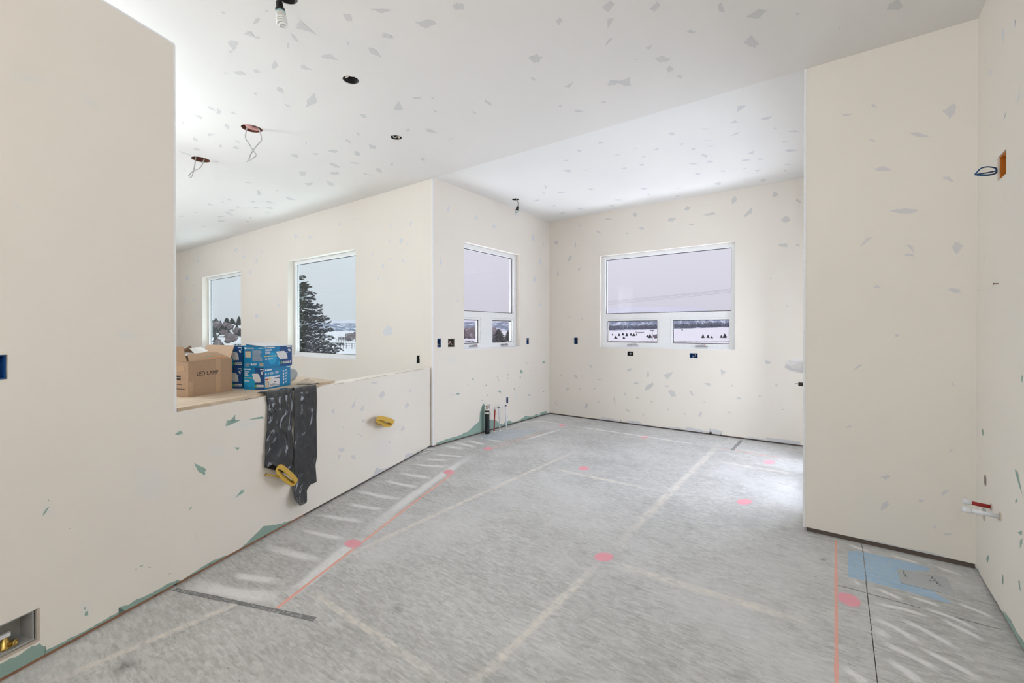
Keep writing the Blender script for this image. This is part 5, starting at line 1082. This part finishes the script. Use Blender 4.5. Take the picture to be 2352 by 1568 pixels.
while len(placed) < 30 and i < 900:
    i += 1; x, y, h = r9.uniform(484, 556), r9.uniform(755, 800), r9.uniform(9, 19); bpt = ground_hit(x, y); w_ = h / FPX * _F.dot(bpt - _O) * .42
    if any((bpt - o_).length < w_ + ow + .5 for o_, ow in placed): continue
    if 535 < x < 558 and y > 775: continue
    placed.append((bpt, w_)); px_tree('conifer', x, y, h, (CROWN + ROUND)[i % 5], 'dark tree on the snowy hillside in the leftmost window', 'trees on the hillside in the leftmost window')
for i, (x, y, h) in enumerate(((487, 748, 15), (496, 746, 17), (506, 749, 14), (521, 747, 19), (533, 745, 16), (549, 748, 23))): px_tree('conifer', x, y, h, CROWN[i % 3], ORD[i] + ' dark tree from the left on the hilltop skyline in the leftmost window', 'skyline trees in the leftmost window')
px_tree('bare_tree', 803, 783, 17, ROUND[1], 'brown hedge-like bare tree at the right of the spruce window', None); px_tree('bare_tree', 817, 779, 16, ROUND[0], 'brown bare tree at the right edge of the spruce window', None)
# far forest: nobody could count it
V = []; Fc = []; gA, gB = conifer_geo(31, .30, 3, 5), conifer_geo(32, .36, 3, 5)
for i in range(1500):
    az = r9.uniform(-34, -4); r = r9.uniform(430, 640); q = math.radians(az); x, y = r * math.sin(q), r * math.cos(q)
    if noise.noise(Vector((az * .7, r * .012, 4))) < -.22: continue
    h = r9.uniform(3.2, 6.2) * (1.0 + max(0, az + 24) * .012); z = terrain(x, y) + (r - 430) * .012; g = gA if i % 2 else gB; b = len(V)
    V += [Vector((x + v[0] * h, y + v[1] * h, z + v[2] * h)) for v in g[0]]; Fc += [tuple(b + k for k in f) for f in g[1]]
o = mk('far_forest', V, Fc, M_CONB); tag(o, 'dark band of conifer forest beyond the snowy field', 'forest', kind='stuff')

# dry grass verge and fence rows
M_GRASS = treemat('dry_grass', (.30, .22, .16), (.60, .55, .50), .5, .7)
def verge(name, a, b, h, w, label, dens, mat=M_GRASS):
    A, B = ground_hit(*a), ground_hit(*b); V = []; Fc = []; r = random.Random(5); n = int((B - A).length * dens); nn = Vector((-(B - A).y, (B - A).x, 0)).normalized()
    for i in range(n):
        p = A.lerp(B, r.random()) + nn * r.uniform(-w, w); p.z = terrain(p.x, p.y); hh = h * r.uniform(.4, 1.1); q = len(V); d = Vector((r.uniform(-1, 1), r.uniform(-1, 1), 0)) * hh * .6
        V += [p - d * .5, p + d * .5, p + Vector((-d.y, d.x, 0)) * .5, p + Z_ * hh + d * .3]; Fc += [(q, q + 1, q + 3), (q + 1, q + 2, q + 3), (q + 2, q, q + 3)]
    return tag(mk(name, V, Fc, mat), label, 'grass', kind='stuff')
verge('dry_grass', (1385, 783.5), (1695, 785), .26, 2.6, 'strip of dry brown grass along the road in the wide window', 60)
def fence(a, b, n, h, label):
    A, B = ground_hit(*a), ground_hit(*b); t = thing('wire_fence', label, 'fence', A)
    for i in range(n):
        p = A.lerp(B, i / (n - 1)); p.z = terrain(p.x, p.y); mb = MB(); mb.tube([p - Z_ * .05, p + Z_ * h], .05, 5); mb.build('post', M_TRUNK, t)
    for k in (.5, .9):
        mb = MB(); mb.tube([A + Z_ * h * k, A.lerp(B, .5) + Z_ * h * k, B + Z_ * h * k], .02, 4); mb.build('rail', M_TRUNK, t)
fence((770, 799), (822, 801), 9, 1.1, 'nearer wire fence on the snow beside the spruce'); fence((772, 786), (822, 786), 10, 1.2, 'farther wire fence on the snow beside the spruce')
# utility pole and lines
pb = ground_hit(*k8(895, 700)); dpt = _F.dot(pb - _O); hp = (700 - 515) / 7.587 / FPX * dpt
t = thing('utility_pole', 'utility pole with crossarm on the field in the wide window', 'pole', pb); mb = MB(); mb.tube([pb - Z_ * .1, pb + Z_ * hp], .10, 8); mb.build('pole', M_TRUNK, t); mb = MB(); mb.tube([pb + Z_ * hp * .97 - _R * .75, pb + Z_ * hp * .97 + _R * .75], .09, 6); mb.build('crossarm', M_TRUNK, t)
M_LINE = plain('power_line', (.30, .30, .34), .6)
for (y0, y1), nm in zip(((690.5, 663), (692.5, 665), (695, 668), (697.5, 671)), ('highest', 'second highest', 'third highest', 'lowest')):
    a, b = at_depth(1340, y0 + 6, 74), at_depth(1745, y1 - 7, 44); mb = MB(); mb.tube(spline([a, a.lerp(b, .5) - Z_ * .08, b], 6), .010, 5); tag(mb.build('power_line', M_LINE), 'thin grey power line, %s of the four in the wide window' % nm, 'wire')
# houses
M_SID = plain('pale_siding', (.45, .43, .42), .8); M_ROOF = plain('snowy_roof', (.78, .78, .80), .9); M_WIN = plain('dark_window', (.06, .07, .09), .3)
def house(px, py, wpx, hpx, label):
    b = ground_hit(px, py); d = _F.dot(b - _O); w = wpx / FPX * d; h = hpx / FPX * d * .6; rh = hpx / FPX * d * .4; R_ = _R; D_ = Vector((-_R.y, _R.x, 0)); t = thing('house', label, 'house', b); dp_ = w * .6
    mb = MB(); mb.obox(b - R_ * w / 2 - Z_ * .3, R_ * w, D_ * dp_, Z_ * (h + .3)); mb.build('wall', M_SID, t)
    e = .06 * w; a0, a1 = b - R_ * (w / 2 + e) + Z_ * h - D_ * e, b + R_ * (w / 2 + e) + Z_ * h - D_ * e; top = D_ * (dp_ / 2 + e) + Z_ * rh
    mb = MB(); mb.slab([a0, a1, a1 + top, a0 + top], .25); mb.slab([a1 + D_ * (dp_ + 2 * e), a0 + D_ * (dp_ + 2 * e), a0 + top, a1 + top], .25); mb.build('roof', M_ROOF, t)
    for k in (-.28, .05, .3): mb = MB(); mb.obox(b + R_ * w * k - D_ * .06 + Z_ * h * .3, R_ * w * .12, D_ * .05, Z_ * h * .4); mb.build('window', M_WIN, t)
house(1083, 786, 30, 8, 'low snowy-roofed house in the left lower pane of the narrow window'); house(1140, 786, 26, 8, 'low snowy-roofed house in front of the tall conifer'); house(546, 796, 20, 12, 'small white building at the foot of the hillside in the leftmost window')
house(786, 780, 20, 12, 'flat pale house right of the big spruce'); house(1471, 765, 16, 5, 'tiny dark barn among the trees in the wide window'); house(1096, 789, 16, 5, 'tiny snowy shed nearest the narrow window')
house(512, 775, 16, 6, 'snow covered house halfway up the hillside in the leftmost window')

# big spruce beyond the second window
M_NEED = treemat('spruce_needles', (.040, .046, .042), (.10, .085, .065), .5, .8); M_SNOWT = plain('snow_on_branches', (.72, .74, .77), .8)
sd = 16.0; sb = at_depth(684, 759, sd); sb.z = terrain(sb.x, sb.y); tipz = at_depth(684, 636, sd).z; SH = tipz - sb.z
t = thing('spruce_tree', 'big dark snow-dusted spruce filling the window behind the blue cartons', 'tree', sb)
mb = MB(); mb.tube([sb - Z_ * .1, sb + Z_ * SH * .5, sb + Z_ * SH * .97], [.14, .09, .015], 8); mb.build('trunk', M_TRUNK, t)
G = MB(); S = MB(); rs_ = random.Random(4)
def clump(mb_, c, d, L, w, m=0):
    u = d.orthogonal().normalized(); v = d.cross(u); b = len(mb_.v); mb_.v += [c, c + d * L * .45 + u * w, c + d * L * .45 - u * w * .5 + v * w * .87, c + d * L * .45 - u * w * .5 - v * w * .87, c + d * L]
    for f in ((0, 2, 1), (0, 3, 2), (0, 1, 3), (4, 1, 2), (4, 2, 3), (4, 3, 1)): mb_.f.append(tuple(b + k for k in f)); mb_.m.append(m)
for i in range(330):
    q = i / 330; jz = rs_.uniform(-.18, .18); curl_ = rs_.uniform(.5, 1.15); z = SH * (.05 + .93 * q); Lb = 2.75 * (1 - q) ** .85 * rs_.uniform(.8, 1.12) + .12; a = i * 2.399 + rs_.uniform(-.3, .3); dr_ = Vector((math.cos(a), math.sin(a), 0)); sideD = Vector((-dr_.y, dr_.x, 0)); o0 = sb + Z_ * z; nseg = max(5, int(Lb / .085))
    for k in range(1, nseg + 1):
        s_ = k / nseg; p = o0 + dr_ * Lb * s_ + Z_ * (jz + Lb * (-.34 * s_ + .30 * curl_ * s_ ** 2.2) + rs_.uniform(-.05, .05)); tw = (1 - s_) * .55 + .25
        for sg in (-1, 0, 1):
            if sg == 0 and k < nseg * .5: continue
            d = (dr_ * 1.0 + sideD * sg * rs_.uniform(.5, 1.1) + Z_ * rs_.uniform(-.25, .65)).normalized(); L_ = rs_.uniform(.13, .30) * (tw + .35)
            clump(G, p, d, L_, L_ * .17)
            if rs_.random() < .42 and noise.noise(p * 1.6) > -.12: clump(S, p + Z_ * .045, (d * Vector((1, 1, .5)) + Z_ * .02).normalized(), L_ * .75, L_ * .17)
G.build('foliage', M_NEED, t); S.build('snow', M_SNOWT, t)
